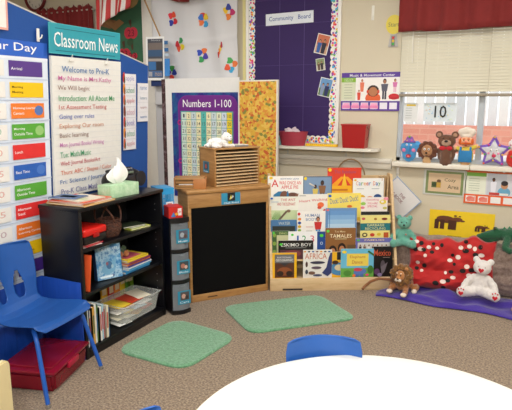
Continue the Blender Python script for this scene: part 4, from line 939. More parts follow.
book(0, (272.5, 253.5, 297, 279), 'f0b818', 'yellow bordered magazine standing at the bottom left of the rack', f_ng, -.004, name='magazine')
def f_af(c):
    c.t_('AFRICA', .06, .68, .82, .88, 'c87050')
    for k in range(7): c.e(.06+.14*k, .94, .045, .025, ['e8a020', '303030', '4060a0', '783020'][k % 4])
    c.e(.5, .56, .26, .05, '3a3850'); c.e(.12, .5, .04, .1, '4c3028'); c.e(.46, .38, .18, .05, '605060'); c.P([(.88, .72), (.94, .9), (1, .9), (.99, .2), (.85, .08), (.65, .2), (.8, .38)], '303c70'); c.e(.3, .2, .12, .06, '785848'); c.e(.5, .12, .16, .04, '404868'); c.e(.12, .24, .05, .08, '384050')
book(0, (303.5, 250.5, 332.5, 279), 'e8e6e0', 'white Africa book in the bottom row', f_af, .004)
def f_gl(c): c.e(.5, .35, .55, .25, '4888b8'); c.e(.55, .4, .3, .12, 'd8c8a0'); c.r(.4, .7, 1, 1, '202020'); c.e(.3, .6, .2, .08, '402818')
book(0, (331, 252.5, 347, 279), 'e8b020', 'yellow book with a blue globe between the Africa and Elephant books', f_gl, .010)
def f_el(c):
    c.r(0, 0, 1, .35, '68a848'); c.r(0, .35, 1, 1, '68b8d8'); c.r(.18, .42, .84, .84, 'e8d058'); c.t_('Elephant', .27, .66, .75, .78, 'b87038'); c.t_('Dance', .34, .50, .66, .61, 'b87038')
    c.e(.55, .2, .16, .12, '5878b8'); c.e(.68, .24, .10, .09, '5878b8'); c.e(.52, .3, .14, .06, 'c84858'); c.e(.2, .18, .12, .10, '4c8838'); c.e(.9, .3, .09, .14, '3c7830'); c.e(.1, .9, .07, .05, 'f0d030'); c.P([(.8, .9), (1, .75), (1, .82), (.84, .95)], '306830')
    for x in (.45, .5, .6, .65): c.r(x, .04, x+.04, .14, '4868a8')
    c.e(.4, .1, .05, .05, 'e87838'); c.e(.8, .12, .05, .04, 'e84878')
book(0, (341.5, 249.5, 374.5, 279), '68b8d8', 'bright Elephant Dance book with a yellow title panel', f_el, -.006)
def f_mex(c): c.t_('Mexico', .04, .70, .9, .90, 'c85838'); c.r(.5, .64, .85, .655, '90807a'); c.e(.5, .4, .12, .16, '585058'); c.P([(.4, .35), (.75, .5), (.6, .2), (.45, .1)], '706870'); c.e(.2, .2, .15, .1, '583860'); c.e(.35, .1, .12, .06, '8878a0')
book(0, (374, 247, 393.5, 279), '121010', 'black Mexico book at the bottom right of the rack', f_mex, .0)
# handled bag behind the rack
p = BACK.shift(.20); uc, zc = p.hit(351.5, 170); t = T(E('wicker_bag', (uc, YW-.22, 0)), 'wicker bag with an arched brown handle behind the book rack', 'bag')
WK = ramp_mat('wicker', [(.35, '6a4c30'), (.6, 'a88458')], 80, .7, .6)
MB().lathe([(.10, 0), (.12, .0), (.145, zc-.06), (.15, zc-.05), (.14, zc-.055), (.11, .02), (.05, .02)], WK, sy=.55, seg=28).build('bag_body', t)
MB().tube([(-.125*math.cos(PI*k/16), 0, zc-.06 + .155*math.sin(PI*k/16)) for k in range(17)], .006, M('8a6c44', .5), 8).build('handle', t)

# ================================================================== EASEL WITH CHALKBOARD
t = T(E('chalkboard_easel', (EASEL.o.x, EASEL.o.y, 0), EASEL.a), 'wide wooden play stand with a black chalkboard front', 'easel'); ew = .66; et = .855
# local x along front, local y = depth to the back
m = MB().box(0, .025, 0, .235, 0, et-.03, OAK, .003); m.build('side_panel', t); MB().box(ew-.02, ew, 0, .235, 0, et-.03, OAK, .003).build('side_panel', t)
MB().box(-.012, ew+.012, -.012, .245, et-.032, et, OAK, .010, 3).build('top', t)
MB().box(.01, ew-.01, -.003, .018, et-.132, et-.032, OAK, .002).build('header_rail', t)
MB().box(.01, ew-.01, -.004, .02, 0.0, .055, OAK, .003).build('bottom_rail', t)
MB().box(.01, ew-.014, .003, .015, .055, et-.13, M('050506', .8, .15, 6, spec=.15)).build('chalkboard', t)
MB().box(.02, ew-.02, .22, .232, 0, et-.03, OAK).build('back_panel', t)
c = Card(.155, .088, '2f8cb0', .002); c.r(.32, .28, .72, 1.0, '101418'); c.P([(.42, .4), (.5, .82), (.56, .5)], 'e8d868'); c.P([(.5, .45), (.64, .62), (.6, .8)], 'c8ccd0'); c.t_('Chalk Board', .12, .06, .9, .22, 'dfeef4')
o = c.build('picture_label', t, (.262, -.0045, et-.125)); o['label'] = 'blue picture label'
MB().box(.14, .22, -.0048, -.004, .022, .03, M('3a2a18')).build('brand_mark', t)

# slatted sorter box on the easel
def zp(px_, py_, z): q = atz(px_, py_, z); return Vector((q.x, q.y, 0))
ET = et+.001
fl_, fr_ = zp(215, 187.5, ET), zp(259.5, 183, ET); ang = math.atan2(fr_.y-fl_.y, fr_.x-fl_.x); sw = (fr_-fl_).length
t = T(E('paper_sorter', (fl_.x, fl_.y, ET), ang), 'wooden box with a stack of slatted shelves on top of the stand', 'box'); sh = .278; sdp = .235
MB().box(0, .014, 0, sdp, 0, sh, OAK, .002).build('side_panel', t); MB().box(sw-.014, sw, 0, sdp, 0, sh, OAK, .002).build('side_panel', t)
MB().box(-.004, sw+.004, -.004, sdp+.004, sh, sh+.012, OAK, .003).build('top', t); MB().box(0, sw, sdp-.01, sdp, 0, sh, M('5a4028', .7)).build('back_panel', t)
for k in range(11): MB().box(.014, sw-.014, -.004 if k % 2 else .0, sdp-.01, .004+k*.0245, .011+k*.0245, OAK2, .001).build('slat', t)
c = Card(.085, .085, '2f88a8', .002); c.r(.2, .25, .85, .95, '485868'); c.e(.5, .55, .15, .2, 'c05848'); c.t_('Puzzles', .1, .06, .9, .2, 'e8f0f4')
o = c.build('picture_label', t); o.location = (-.0035, sdp*.72, .10); o.rotation_euler = (0, 0, -PI/2)
# lamb on top
LT = ET+sh+.013
lp = fl_ + Vector((math.cos(ang), math.sin(ang), 0))*.105 + Vector((-math.sin(ang), math.cos(ang), 0))*.085
t = T(E('plush_lamb', (lp.x, lp.y, LT), ang), 'small white plush lamb lying on the wooden sorter box', 'stuffed toy'); t.scale = (1.15,)*3; WL = M('f2f0ec', .95, .05, 40, .9, 160)
blob('body', [('e', (-.035, .005, .030), (.066, .036, .032)), ('e', (.015, -.005, .032), (.034, .032, .032)), ('t', [(.02, -.03, .012), (.075, -.038, .010)], [.013, .011]), ('t', [(-.07, -.03, .012), (-.03, -.045, .010)], [.013, .011]), ('e', (-.10, .0, .016), (.024, .014, .013))], WL, t, fuzz=.005, freq=120, vox=.004)
blob('head', [('e', (.035, -.022, .066), (.030, .028, .028)), ('e', (.040, -.048, .056), (.016, .014, .014)), ('e', (.002, -.020, .062), (.010, .012, .020)), ('e', (.070, -.014, .062), (.010, .012, .020)), ('e', (.034, -.012, .086), (.022, .018, .012))], WL, t, fuzz=.002, freq=120, vox=.0035)
for s_ in (-1, 1): solo('eye', t, (.038+s_*.012, -.046, .072), (.003, .003, .003), BK)
solo('nose', t, (.041, -.062, .058), (.004, .003, .003), M('c89090'))
T(MB().box(0, .12, -.05, .05, 0, .012, M('8a8c90', .5), .002).box(.005, .115, -.052, .04, .012, .015, M('d8d4cc', .5)).build('notepad', None, (lp+Vector((math.cos(ang), math.sin(ang), 0))*.10).to_tuple()[:2]+(LT,), ang), 'small grey pad lying right of the lamb', 'notepad')
# open wooden box of boards at the left end of the easel top
bl_ = zp(178, 189.5, ET); ang2 = EASEL.a + R(-24)
t = T(E('wooden_tray', (bl_.x-.04, bl_.y+.005, ET), ang2), 'small wooden tray of stacked boards at the left end of the stand', 'tray'); t.scale = (1.25, 1.0, 1.35)
MB().box(0, .19, 0, .13, 0, .008, OAK).build('base', t)
MB().box(0, .008, 0, .13, .008, .06, M('a8703c', .5)).box(.182, .19, 0, .13, .008, .052, M('a8703c', .5)).box(0, .19, .122, .13, .008, .06, M('b07840', .5)).build('sides', t)
MB().box(.115, .19, -.006, 0, 0, .055, M('b87840', .5), .001).build('front_block', t)
for k in range(3): MB().box(.010, .18, .004+k*.002, .12, .010+k*.018, .022+k*.018, OAK, .001, X=Matrix.Rotation(R(2*k-2), 4, 'Z')).build('board', t)
MB().box(.03, .11, .0, .1, .0225, .025, M('e8e8e8')).build('paper', t)

# ================================================================== DRAWER CART
cl_ = Vector((-2.172, 3.043, 0)); ca = math.atan2(.13, .084); cwid = .138; cdep = .30
t = T(E('drawer_cart', cl_, ca), 'narrow black cart of three clear drawers between the shelf and the stand', 'drawer cart'); BKP = M('0e0e12', .35)
def bow(n=9, y0=-.02): return [(cwid*k/(n-1), y0 + .02 - .022*math.sin(PI*k/(n-1))) for k in range(n)]
def slab(z0, z1, ex=0): return [(p[0]*(1+2*ex/cwid)-ex, p[1]-ex) for p in bow()] + [(cwid+ex, cdep), (-ex, cdep)]
f = MB().box(0, .008, .01, cdep, 0, .66, BKP).box(cwid-.008, cwid, .01, cdep, 0, .66, BKP).box(0, cwid, cdep-.008, cdep, 0, .66, BKP); f.build('frame', t)
TZ = .70; dh = (TZ-.03)/3
MB().prism(slab(0, 0, .004), TZ-.035, TZ, BKP, 'z').build('top', t); MB().prism(slab(0, 0, .003), 0, .028, BKP, 'z').build('base', t)
CLR = M('98a0a8', .25, .05, alpha=.55); 
for k in range(3):
    z0 = .03 + k*dh; z1 = z0+dh-.03
    if k: MB().prism(slab(0, 0, .002), z0-.022, z0-.002, BKP, 'z').build('divider', t)
    P = bow(); dr = MB(); n = len(P)
    dr.raw([(p[0]*.92+.007, p[1]+.002, z0) for p in P] + [(p[0]*.92+.007, p[1]+.002, z1) for p in P], [[i, i+1, n+i+1, n+i] for i in range(n-1)], CLR, True)
    dr.box(.01, .013, .01, cdep-.02, z0, z1-.03, CLR).box(cwid-.013, cwid-.01, .01, cdep-.02, z0, z1-.03, CLR).box(.01, cwid-.01, .01, cdep-.02, z0, z0+.003, CLR)
    d_ = dr.build('drawer', t)
    MB().box(.02, cwid-.02, .03, .2, z0+.004, z0+.08, M(['8a8078', '9a8a90', 'a8a098'][k], .8, .4, 30), .01).build('contents', d_)
    MB().box(.05, cwid-.05, -.032, -.018, z1-.018, z1-.008, CLR, .003).build('handle', d_)
    c = Card(.098, .098, '2a86a4', .002); c.r(.2, .3, .88, .92, ['504848', '3c4448', '585868'][k]); c.e(.45, .6, .16, .18, ['c8a090', 'b07060', 'a0a8b0'][k]); c.e(.68, .5, .12, .14, ['302828', 'd0b0a0', '584038'][k]); c.t_('Blocks' if k == 1 else 'Cars' if k == 0 else 'Music', .15, .08, .85, .22, 'e4eef4')
    o = c.build('picture_label', d_); o.location = (.034, -.0245, z0+.045)
# red box on the cart
m = Card(.10, .078, 'c42018', .11); m.t_('AaBb', .62, .45, .92, .85, 'f0e8e0'); m.r(.68, .2, .92, .85, 'e8dcd8'); m.P([(.15, .1), (.5, .1), (.34, .55)], '3878b8'); m.e(.55, .35, .12, .12, 'e0a028'); m.t_('4+', .72, .4, .88, .65, 'c02018')
o = m.build('red_game_box', None, cl_ + Vector((-math.cos(ca)*.006, -math.sin(ca)*.006, TZ+.001)), ca-R(4)); T(o, 'small red box with a blue picture on top of the drawer cart', 'box')
# blue basket behind it
bp = cl_ + Vector((math.cos(ca)*.040-math.sin(ca)*.225, math.sin(ca)*.040+math.cos(ca)*.225, TZ+.001))
t = T(E('blue_basket', bp, ca), 'bright blue slotted plastic basket on the cart behind the red box', 'basket'); BB = M('2c9cd8', .35)
m = MB(); bx_, by_, bh_ = .052, .085, .185
m.box(-bx_, bx_, -by_, by_, 0, .006, BB)
for s_ in (-1, 1):
    for k in range(9):
        x = -bx_+.008+k*(2*bx_-.016)/8; m.box(x-.003, x+.003, s_*by_-.0015, s_*by_+.0015, 0, bh_, BB); y = -by_+.008+k*(2*by_-.016)/8; m.box(s_*bx_-.0015, s_*bx_+.0015, y-.003, y+.003, 0, bh_, BB)
    for z0, z1 in ((0, .03), (.08, .088), (bh_-.04, bh_)): m.box(-bx_, bx_, s_*by_-.002, s_*by_+.002, z0, z1, BB); m.box(s_*bx_-.002, s_*bx_+.002, -by_, by_, z0, z1, BB)
m.build('shell', t); MB().box(-bx_-.005, bx_+.005, -by_-.005, by_+.005, bh_-.003, bh_+.003, BB, .002).build('rim', t)
c = Card(.055, .07, 'e8e8ec', .002); c.r(.2, .3, .8, .85, 'c87868'); c.r(.2, .1, .8, .2, '5080a0'); o = c.build('picture_label', t); o.location = (-.01, -by_-.003, .02)

# ================================================================== BLACK BOOKSHELF
SXB, SXF, SY0, SY1, SH = -2.525, -2.222, 2.248, 3.035, .905
t = T(E('bookshelf', (SXB, SY0, 0)), 'black three tier bookshelf full of classroom things by the blue divider', 'bookshelf')
dx, dy = SXF-SXB, SY1-SY0; SB = M('0a0b10', .32, .15, 12)
MB().box(0, dx, 0, .022, 0, SH-.022, SB, .0015).build('side_panel', t); MB().box(0, dx, dy-.022, dy, 0, SH-.022, SB, .0015).build('side_panel', t)
MB().box(-.002, dx+.006, -.006, dy+.006, SH-.022, SH, SB, .003).build('top', t); MB().box(0, .006, .02, dy-.02, 0, SH-.02, M('0b0c10', .6)).build('back_panel', t)
MB().box(dx-.02, dx-.004, .022, dy-.022, 0, .045, SB).build('plinth', t)
for z in (.058, .40, .662): MB().box(.006, dx-.002, .022, dy-.022, z-.02, z, SB, .001).build('shelf', t)
m = MB()
for z in (.2, .25, .3, .5, .55, .6, .76, .8): m.lathe([(.003, 0), (.001, .001)], M('9a9a9a'), seg=8, X=Matrix.Translation((dx-.05, dy-.022, z)) @ Matrix.Rotation(PI/2, 4, 'X'))
m.build('peg_hole', t)
# -- on top
TOP = SH+.001
def flat(name, x, y, w_, d_, h_, z, cols, rz, label, cat, grp=None, cover=None):
    """flat lying book: cover bottom, pages, cover top"""
    m = MB(); cv = M(cols, .4)
    m.box(-w_/2, w_/2, -d_/2, d_/2, 0, h_*.15, cv).box(-w_/2+.003, w_/2-.004, -d_/2+.003, d_/2-.003, h_*.15, h_*.85, M('e6e0d2', .7)).box(-w_/2, w_/2, -d_/2, d_/2, h_*.85, h_, cv).box(-w_/2, -w_/2+.003, -d_/2, d_/2, 0, h_, cv)
    if cover:
        for (a, b, c_, d2, cl) in cover: m.box(-w_/2+a*w_, -w_/2+b*w_, -d_/2+c_*d_, -d_/2+d2*d_, h_, h_+.0006, M(cl, .4))
    return T(m.build(name, None, (x, y, z), rz), label, cat, grp)
G1 = 'papers and booklets at the near end of the shelf top'
flat('booklet', -2.365, 2.425, .29, .27, .008, TOP, 'e0a830', R(2), 'yellow booklet at the bottom of the pile on the shelf top', 'booklet', G1)
flat('booklet', -2.365, 2.42, .27, .25, .006, TOP+.0085, 'e8dcd0', R(-4), 'cream booklet in the middle of the pile on the shelf top', 'booklet', G1)
flat('booklet', -2.365, 2.415, .27, .25, .007, TOP+.015, 'd84828', R(4), 'orange red booklet in the pile on the shelf top', 'booklet', G1, [(.1, .9, .1, .9, 'e88858'), (.2, .7, .3, .6, 'e8d8b0')])
flat('booklet', -2.36, 2.41, .22, .20, .005, TOP+.0225, 'e8ddc8', R(-8), 'cream patterned booklet near the top of the pile on the shelf', 'booklet', G1, [(.1, .5, .2, .8, 'e8b090'), (.55, .9, .2, .5, 'c8d0a0')])
flat('booklet', -2.42, 2.38, .18, .14, .006, TOP+.028, '385888', R(10), 'small blue booklet lying topmost on the shelf top pile', 'booklet', G1, [(.05, .95, .05, .95, '4a6ca0'), (.2, .8, .3, .7, 'a8a080')])
# tissue box
tp_ = (atz(95, 202, TOP) + atz(138, 190, TOP))/2
t = T(E('tissue_box', (-2.305, 2.69, TOP), R(84)), 'pale green tissue box with a white tissue on the black shelf', 'tissue box'); t.scale = (1.05, 1, 1.1); TG = ramp_mat('tissue_box_print', [(.35, '98c49a'), (.5, 'b4d8b0'), (.7, 'cfe6c8')], 22, .5)
MB().box(-.115, .115, -.058, .058, 0, .072, TG, .003).build('carton', t)
MB().lathe([(.05, 0), (.05, .0012), (.02, .0012)], M('d8ecd0'), (0, 0, .072), 24, sx=1, sy=.4).build('opening', t)
V = []; F = []; n1, n2 = 26, 12
for j in range(n2+1):
    v = j/n2
    for i in range(n1):
        a = 2*PI*i/n1; rr2 = (.014+.034*math.sin(PI*min(1, v*1.02)**.8))*(1+.40*math.sin(3*a+1)+.2*math.sin(5*a+3*v))
        V.append((rr2*math.cos(a)*1.2 - .012*v, rr2*math.sin(a)*.55, .07+.115*v*(1+.30*math.sin(a+2)*v+.12*math.sin(4*a)*v)))
for j in range(n2):
    for i in range(n1): F.append([j*n1+i, j*n1+(i+1) % n1, (j+1)*n1+(i+1) % n1, (j+1)*n1+i])
o = MB().raw(V, F, M('f6f5f2', .9), True).build('tissue', t); q = o.modifiers.new('s', 'SOLIDIFY'); q.thickness = .001
# boombox
t = T(E('boombox', (-2.452, 2.905, TOP), R(88)), 'black portable radio cassette player at the far end of the shelf top', 'radio'); BX = M('101014', .35, .1, 20)
t.scale = (1.3, .98, 1.3)
blob('body', [('e', (0, 0, .05), (.125, .075, .05)), ('e', (-.075, 0, .05), (.058, .07, .05)), ('e', (.075, 0, .05), (.058, .07, .05)), ('e', (0, 0, .06), (.11, .06, .05))], BX, t, fuzz=0, vox=.005)
for s_ in (-1, 1): MB().lathe([(.04, 0), (.04, .004), (.034, .006), (.01, .004)], M('202024', .5), seg=24, X=Matrix.Translation((s_*.085, -.066, .05)) @ Matrix.Rotation(PI/2, 4, 'X')).build('speaker', t)
MB().box(-.035, .035, -.078, -.06, .03, .075, M('26262c', .3), .004).build('cassette_door', t); MB().box(-.03, .03, -.070, -.055, .085, .096, M('687868', .2), .002).build('display', t)
MB().tube([(-.10, 0, .085), (-.09, .03, .100), (0, .04, .104), (.09, .03, .100), (.10, 0, .085)], .008, BX, 8).build('handle', t)
m = MB()
for k in range(5): m.box(-.04+k*.018, -.028+k*.018, -.045, -.03, .104, .110, M('8a8a90', .3), .002)
m.build('button', t)
# -- shelf 1 (z .705)
Z1 = .663
flat('folder', -2.335, 2.365, .20, .16, .004, Z1, 'e8dcd8', R(-8), 'white paper folder lowest under the red case', 'folder', 'folders under the red case')
flat('folder', -2.33, 2.37, .20, .15, .004, Z1+.005, 'c83040', R(4), 'red folder under the red case', 'folder', 'folders under the red case')
flat('folder', -2.335, 2.365, .18, .13, .004, Z1+.010, 'e8b0a8', R(-4), 'pink folder directly under the red case', 'folder', 'folders under the red case')
t = T(E('red_case', (-2.355, 2.385, Z1+.0155), R(2)), 'plastic case with a glossy red lid and black base in the upper shelf', 'case'); t.scale = (1.0, 1.15, 1.1)
MB().box(-.12, .12, -.085, .085, 0, .042, M('120e10', .4), .008).build('base', t); MB().box(-.123, .123, -.088, .088, .042, .083, M('d0201a', .25), .012, 3).build('lid', t)
MB().box(.118, .13, -.02, .02, .032, .052, M('a81814', .3), .003).build('latch', t)
# wicker basket
t = T(E('wicker_basket', (-2.33, 2.605, Z1)), 'dark brown wicker basket with tall hoop handle in the upper shelf', 'basket'); t.scale = (1.2, 1.3, 1.2); WB = ramp_mat('dark_wicker', [(.35, '2c1610'), (.55, '5a3424'), (.7, '805038')], 90, .6, .5)
m = MB()
for k in range(12): r_ = .045+.013*math.sin(k*.26); m.tube([((r_+.0025*(-1)**(i+k))*math.cos(2*PI*i/28)*1.1, (r_+.0025*(-1)**(i+k))*math.sin(2*PI*i/28), .004+k*.0075) for i in range(28)], .0042, WB, 6, closed=True)
m.lathe([(.04, 0), (.042, .003)], WB); m.build('woven_body', t)
for s_ in (-.018, .02): MB().tube([(.058*math.cos(PI*k/14)*1.1, s_ + .03*(math.sin(PI*k/14))*(1 if s_ > 0 else -1), .08 + .085*math.sin(PI*k/14)) for k in range(15)], .0045, WB, 8).build('handle', t)
flat('thin_book', -2.33, 2.86, .17, .13, .010, Z1, 'b8c048', R(80), 'thin book with a green and white cover right of the wicker basket', 'book', None, [(.1, .9, .1, .9, 'd8dcc8'), (.2, .6, .3, .7, '6a8a4a'), (.65, .85, .2, .8, 'e8d050')])
flat('thin_book', -2.36, 2.85, .17, .12, .008, Z1+.011, '404c38', R(70), 'dark thin book on the green and white book in the upper shelf', 'book')
# -- shelf 2 (z .40)
Z2 = .401
GB = ramp_mat('board_game_cover', [(.3, '1c4c88'), (.45, '3c84b8'), (.55, 'a8c8d8'), (.62, '3874a8'), (.75, '704858')], 16, .35)
t = E('board_game', (-2.305, 2.462, Z2+.006), R(63), 'blue illustrated game box standing upright on the middle shelf', 'box')
c = Card(.165, .215, '3474a8', .05, mat=GB, side='1c3c68'); c.t_('ICE QUEST', .25, .82, .9, .9, 'd8e8f0'); c.P([(.15, .25), (.4, .6), (.6, .5), (.85, .7), (.7, .2), (.4, .12)], '6ca0c0'); c.e(.5, .4, .12, .12, '3c6890'); c.e(.42, .45, .05, .05, '885868'); c.e(.62, .35, .05, .06, '98b8c8'); c.r(.1, .05, .6, .11, 'd8e8f0')
c.build('carton', t); t.rotation_euler = (R(-7), 0, R(66)); 
t = T(MB().box(0, .15, 0, .004, 0, .215, M('e05828', .5), .001).build('orange_folder', None, (-2.375, 2.295, Z2), R(8)), 'orange folder standing at the near end of the middle shelf', 'folder')
t.rotation_euler = (R(-8), 0, R(4))
G2 = 'stack of books on the middle shelf'
st = [('3890c8', .016, .25, 'bright blue book lowest in the middle shelf stack'), ('58a8d8', .012, .24, 'light blue book second from the bottom of the middle shelf stack'), ('e8f0f0', .008, .24, 'pale book in the middle shelf stack under the violet one'), ('5848a0', .010, .22, 'violet book in the middle shelf stack'), ('e88048', .010, .23, 'orange book in the middle shelf stack'), ('8a3860', .008, .22, 'maroon book below the yellow one in the middle shelf stack'), ('ecd038', .014, .21, 'yellow book topmost in the middle shelf stack')]
z = Z2
for i, (cl, h_, d_, lb) in enumerate(st):
    flat('stacked_book', -2.345+random.uniform(-.008, .008), 2.785+random.uniform(-.008, .008), .21, d_, h_, z, cl, R(random.uniform(-4, 4)+180), lb, 'book', G2, [(.15, .85, .15, .85, 'c85870')] if i == 6 else None); z += h_+.0012
# small plush on the stack
t = T(E('small_plush', (-2.35, 2.73, z), R(80)), 'small brown and green stuffed toy with round feet on the book stack', 'stuffed toy')
blob('body', [('e', (0, .0, .03), (.035, .028, .028)), ('e', (.028, 0, .052), (.02, .016, .02)), ('e', (-.02, 0, .05), (.022, .02, .022))], FUR('3c5030'), t, vox=.004)
for s_ in (-1, 1): solo('foot', t, (s_*.024, -.030, .024), (.02, .014, .022), FUR('b06c3c'))
# -- bottom shelf
Z3 = .059
cols3 = [('e8e8ea', 'white'), ('283868', 'navy'), ('e0dcd0', 'cream'), ('d8a048', 'amber'), ('e8e6e0', 'off white'), ('507840', 'green'), ('f0ece0', 'ivory'), ('a8c8d8', 'pale blue'), ('b84830', 'red brown'), ('e8dcc0', 'buff'), ('386898', 'mid blue')]
y = 2.276
for i, (cl, nm) in enumerate(cols3):
    th = random.choice([.013, .016, .019, .012]); hh = random.uniform(.21, .27) - .006*i*.6; dd = random.uniform(.17, .22)
    m = MB(); cv = M(cl, .45); m.box(-dd, 0, 0, th, 0, hh, M('e4ded0', .7)).box(-dd-.002, .003, 0, .0015, -.0, hh+.003, cv).box(-dd-.002, .003, th-.0015, th, -.0, hh+.003, cv).box(.0, .003, 0, th, 0, hh+.003, cv)
    m.box(.003, .0036, th*.25, th*.75, hh*.3, hh*.8, M(random.choice(['b83838', '305890', '486048', 'e8e0d0']), .5))
    o = m.build('shelved_book', None, (SXF-.018-.006*(i % 3), y, Z3+.001)); o.rotation_euler = (R(-1.5 if i > 6 else 0), 0, 0)
    T(o, '%s book spine, %s upright on the bottom shelf' % (nm, ['nearest the camera,', 'second from the near end,', 'third from the near end,', 'fourth from the near end,', 'fifth from the near end,', 'sixth from the near end,', 'seventh from the near end,', 'eighth from the near end,', 'ninth from the near end,', 'tenth from the near end,', 'next to the clear tub,'][i]), 'book', 'upright books on the bottom shelf'); y += th+.0025
# clear tub
t = T(E('storage_tub', (-2.345, 2.79, Z3+.001)), 'translucent plastic tub heaped with papers on the bottom shelf', 'tub')
CT = M('d8dcd8', .3, .03, alpha=.30)
b = bmesh.new(); bmesh.ops.create_cube(b, size=1)
for v in b.verts:
    k = 1 if v.co.z > 0 else .82; v.co = Vector((v.co.x*.235*k, v.co.y*.385*(1 if v.co.z > 0 else .88), (v.co.z+.5)*.135))
bmesh.ops.delete(b, geom=[f for f in b.faces if f.normal.z > .9], context='FACES'); bmesh.ops.bevel(b, geom=[e for e in b.edges if not e.is_boundary], offset=.015, segments=3, affect='EDGES')
o = MB().bm(b, CT, True).build('shell', t); q = o.modifiers.new('s', 'SOLIDIFY'); q.thickness = .003
MB().tube([(sx*.12, sy*.194, .135) for sx, sy in ((-1, -1), (1, -1), (1, 1), (-1, 1))], .005, CT, 6, closed=True).build('rim', t)
pc_ = ['f0f0ec', 'e8e4dc', 'e8a030', 'd84830', 'f0e8d0', 'e8c838', 'c8d8e0']
for k in range(13):
    a, b_ = random.uniform(-.02, .02), -.15+.1*(k % 4)+random.uniform(-.01, .01)
    o = MB().box(-.08, .08, -.055, .055, 0, .003, M(pc_[k % 7], .6), .0005).build('paper', None, (-2.345+a, 2.765+b_*.8, Z3+.012+.0098*k)); o.rotation_euler = (0, R(random.uniform(-3, 3)), R(random.uniform(-14, 14)))
    T(o, ['white', 'cream', 'orange', 'red', 'ivory', 'yellow', 'pale blue'][k % 7] + ' sheet of paper in the heap inside the clear tub', 'paper', 'papers heaped in the clear tub')
for i, (cl, nm, y, hh) in enumerate([('e8b838', 'gold', 2.70, .25), ('c83828', 'red', 2.77, .24), ('e89030', 'orange', 2.83, .25), ('f0dc30', 'yellow', 2.89, .29), ('58a838', 'bright green', 2.94, .29), ('88b838', 'lime', 2.975, .28)]):
    o = MB().box(-.006, .006, -.03, .03, 0, hh, M(cl, .45), .001).box(.006, .0066, -.02, .02, hh*.6, hh*.85, M('e8e0c8')).build('workbook', None, (-2.485, y, Z3+.001)); T(o, nm + ' workbook standing behind the clear tub on the bottom shelf', 'book', 'workbooks behind the clear tub')

# ================================================================== RUGS
RG = ramp_mat('green_mat', [(.3, '487c56'), (.5, '669c74'), (.7, '82b48c')], 60, .95, .7, sheen=.4)
def rug(name, pts, r_, label):
    P = []; n = len(pts); pts = [Vector(p) for p in pts]
    for i, p in enumerate(pts):
        a = (pts[i-1]-p).normalized(); b = (pts[(i+1) % n]-p).normalized(); s0 = p+a*r_; s1 = p+b*r_
        for k in range(9): t_ = k/8; P.append(s0*(1-t_)**2 + p*2*t_*(1-t_) + s1*t_**2)
    c = sum(P, Vector((0, 0)))/len(P); V = []; F = []; rings = [(1.0, .001), (1.0, .010), (.975, .016), (.9, .015), (.7, .015), (.4, .015), (.1, .015)]; N = len(P)
    for s_, z in rings:
        for p in P: q = c+(p-c)*s_; V.append((q.x, q.y, z + (noise.noise(Vector((q.x*14, q.y*14, 0)))*.003 if z > .012 else 0)))
    for j in range(len(rings)-1):
        for i in range(N): F.append([j*N+i, j*N+(i+1) % N, (j+1)*N+(i+1) % N, (j+1)*N+i])
    F.append([(len(rings)-1)*N+i for i in range(N)])
    return T(MB().raw(V, F, RG, True).build(name), label, 'rug', 'green mats on the carpet')
def gz(x, y): q = atz(x, y, .012); return (q.x, q.y)
rug('bath_mat', [gz(222, 306), gz(250, 333), gz(358, 318), gz(320, 294.5)], .10, 'pale green mat on the carpet in front of the chalkboard')
rug('bath_mat', [gz(114, 350), gz(184, 369.5), gz(238, 336), gz(176, 318.5)], .12, 'pale green mat on the carpet beside the black bookshelf')

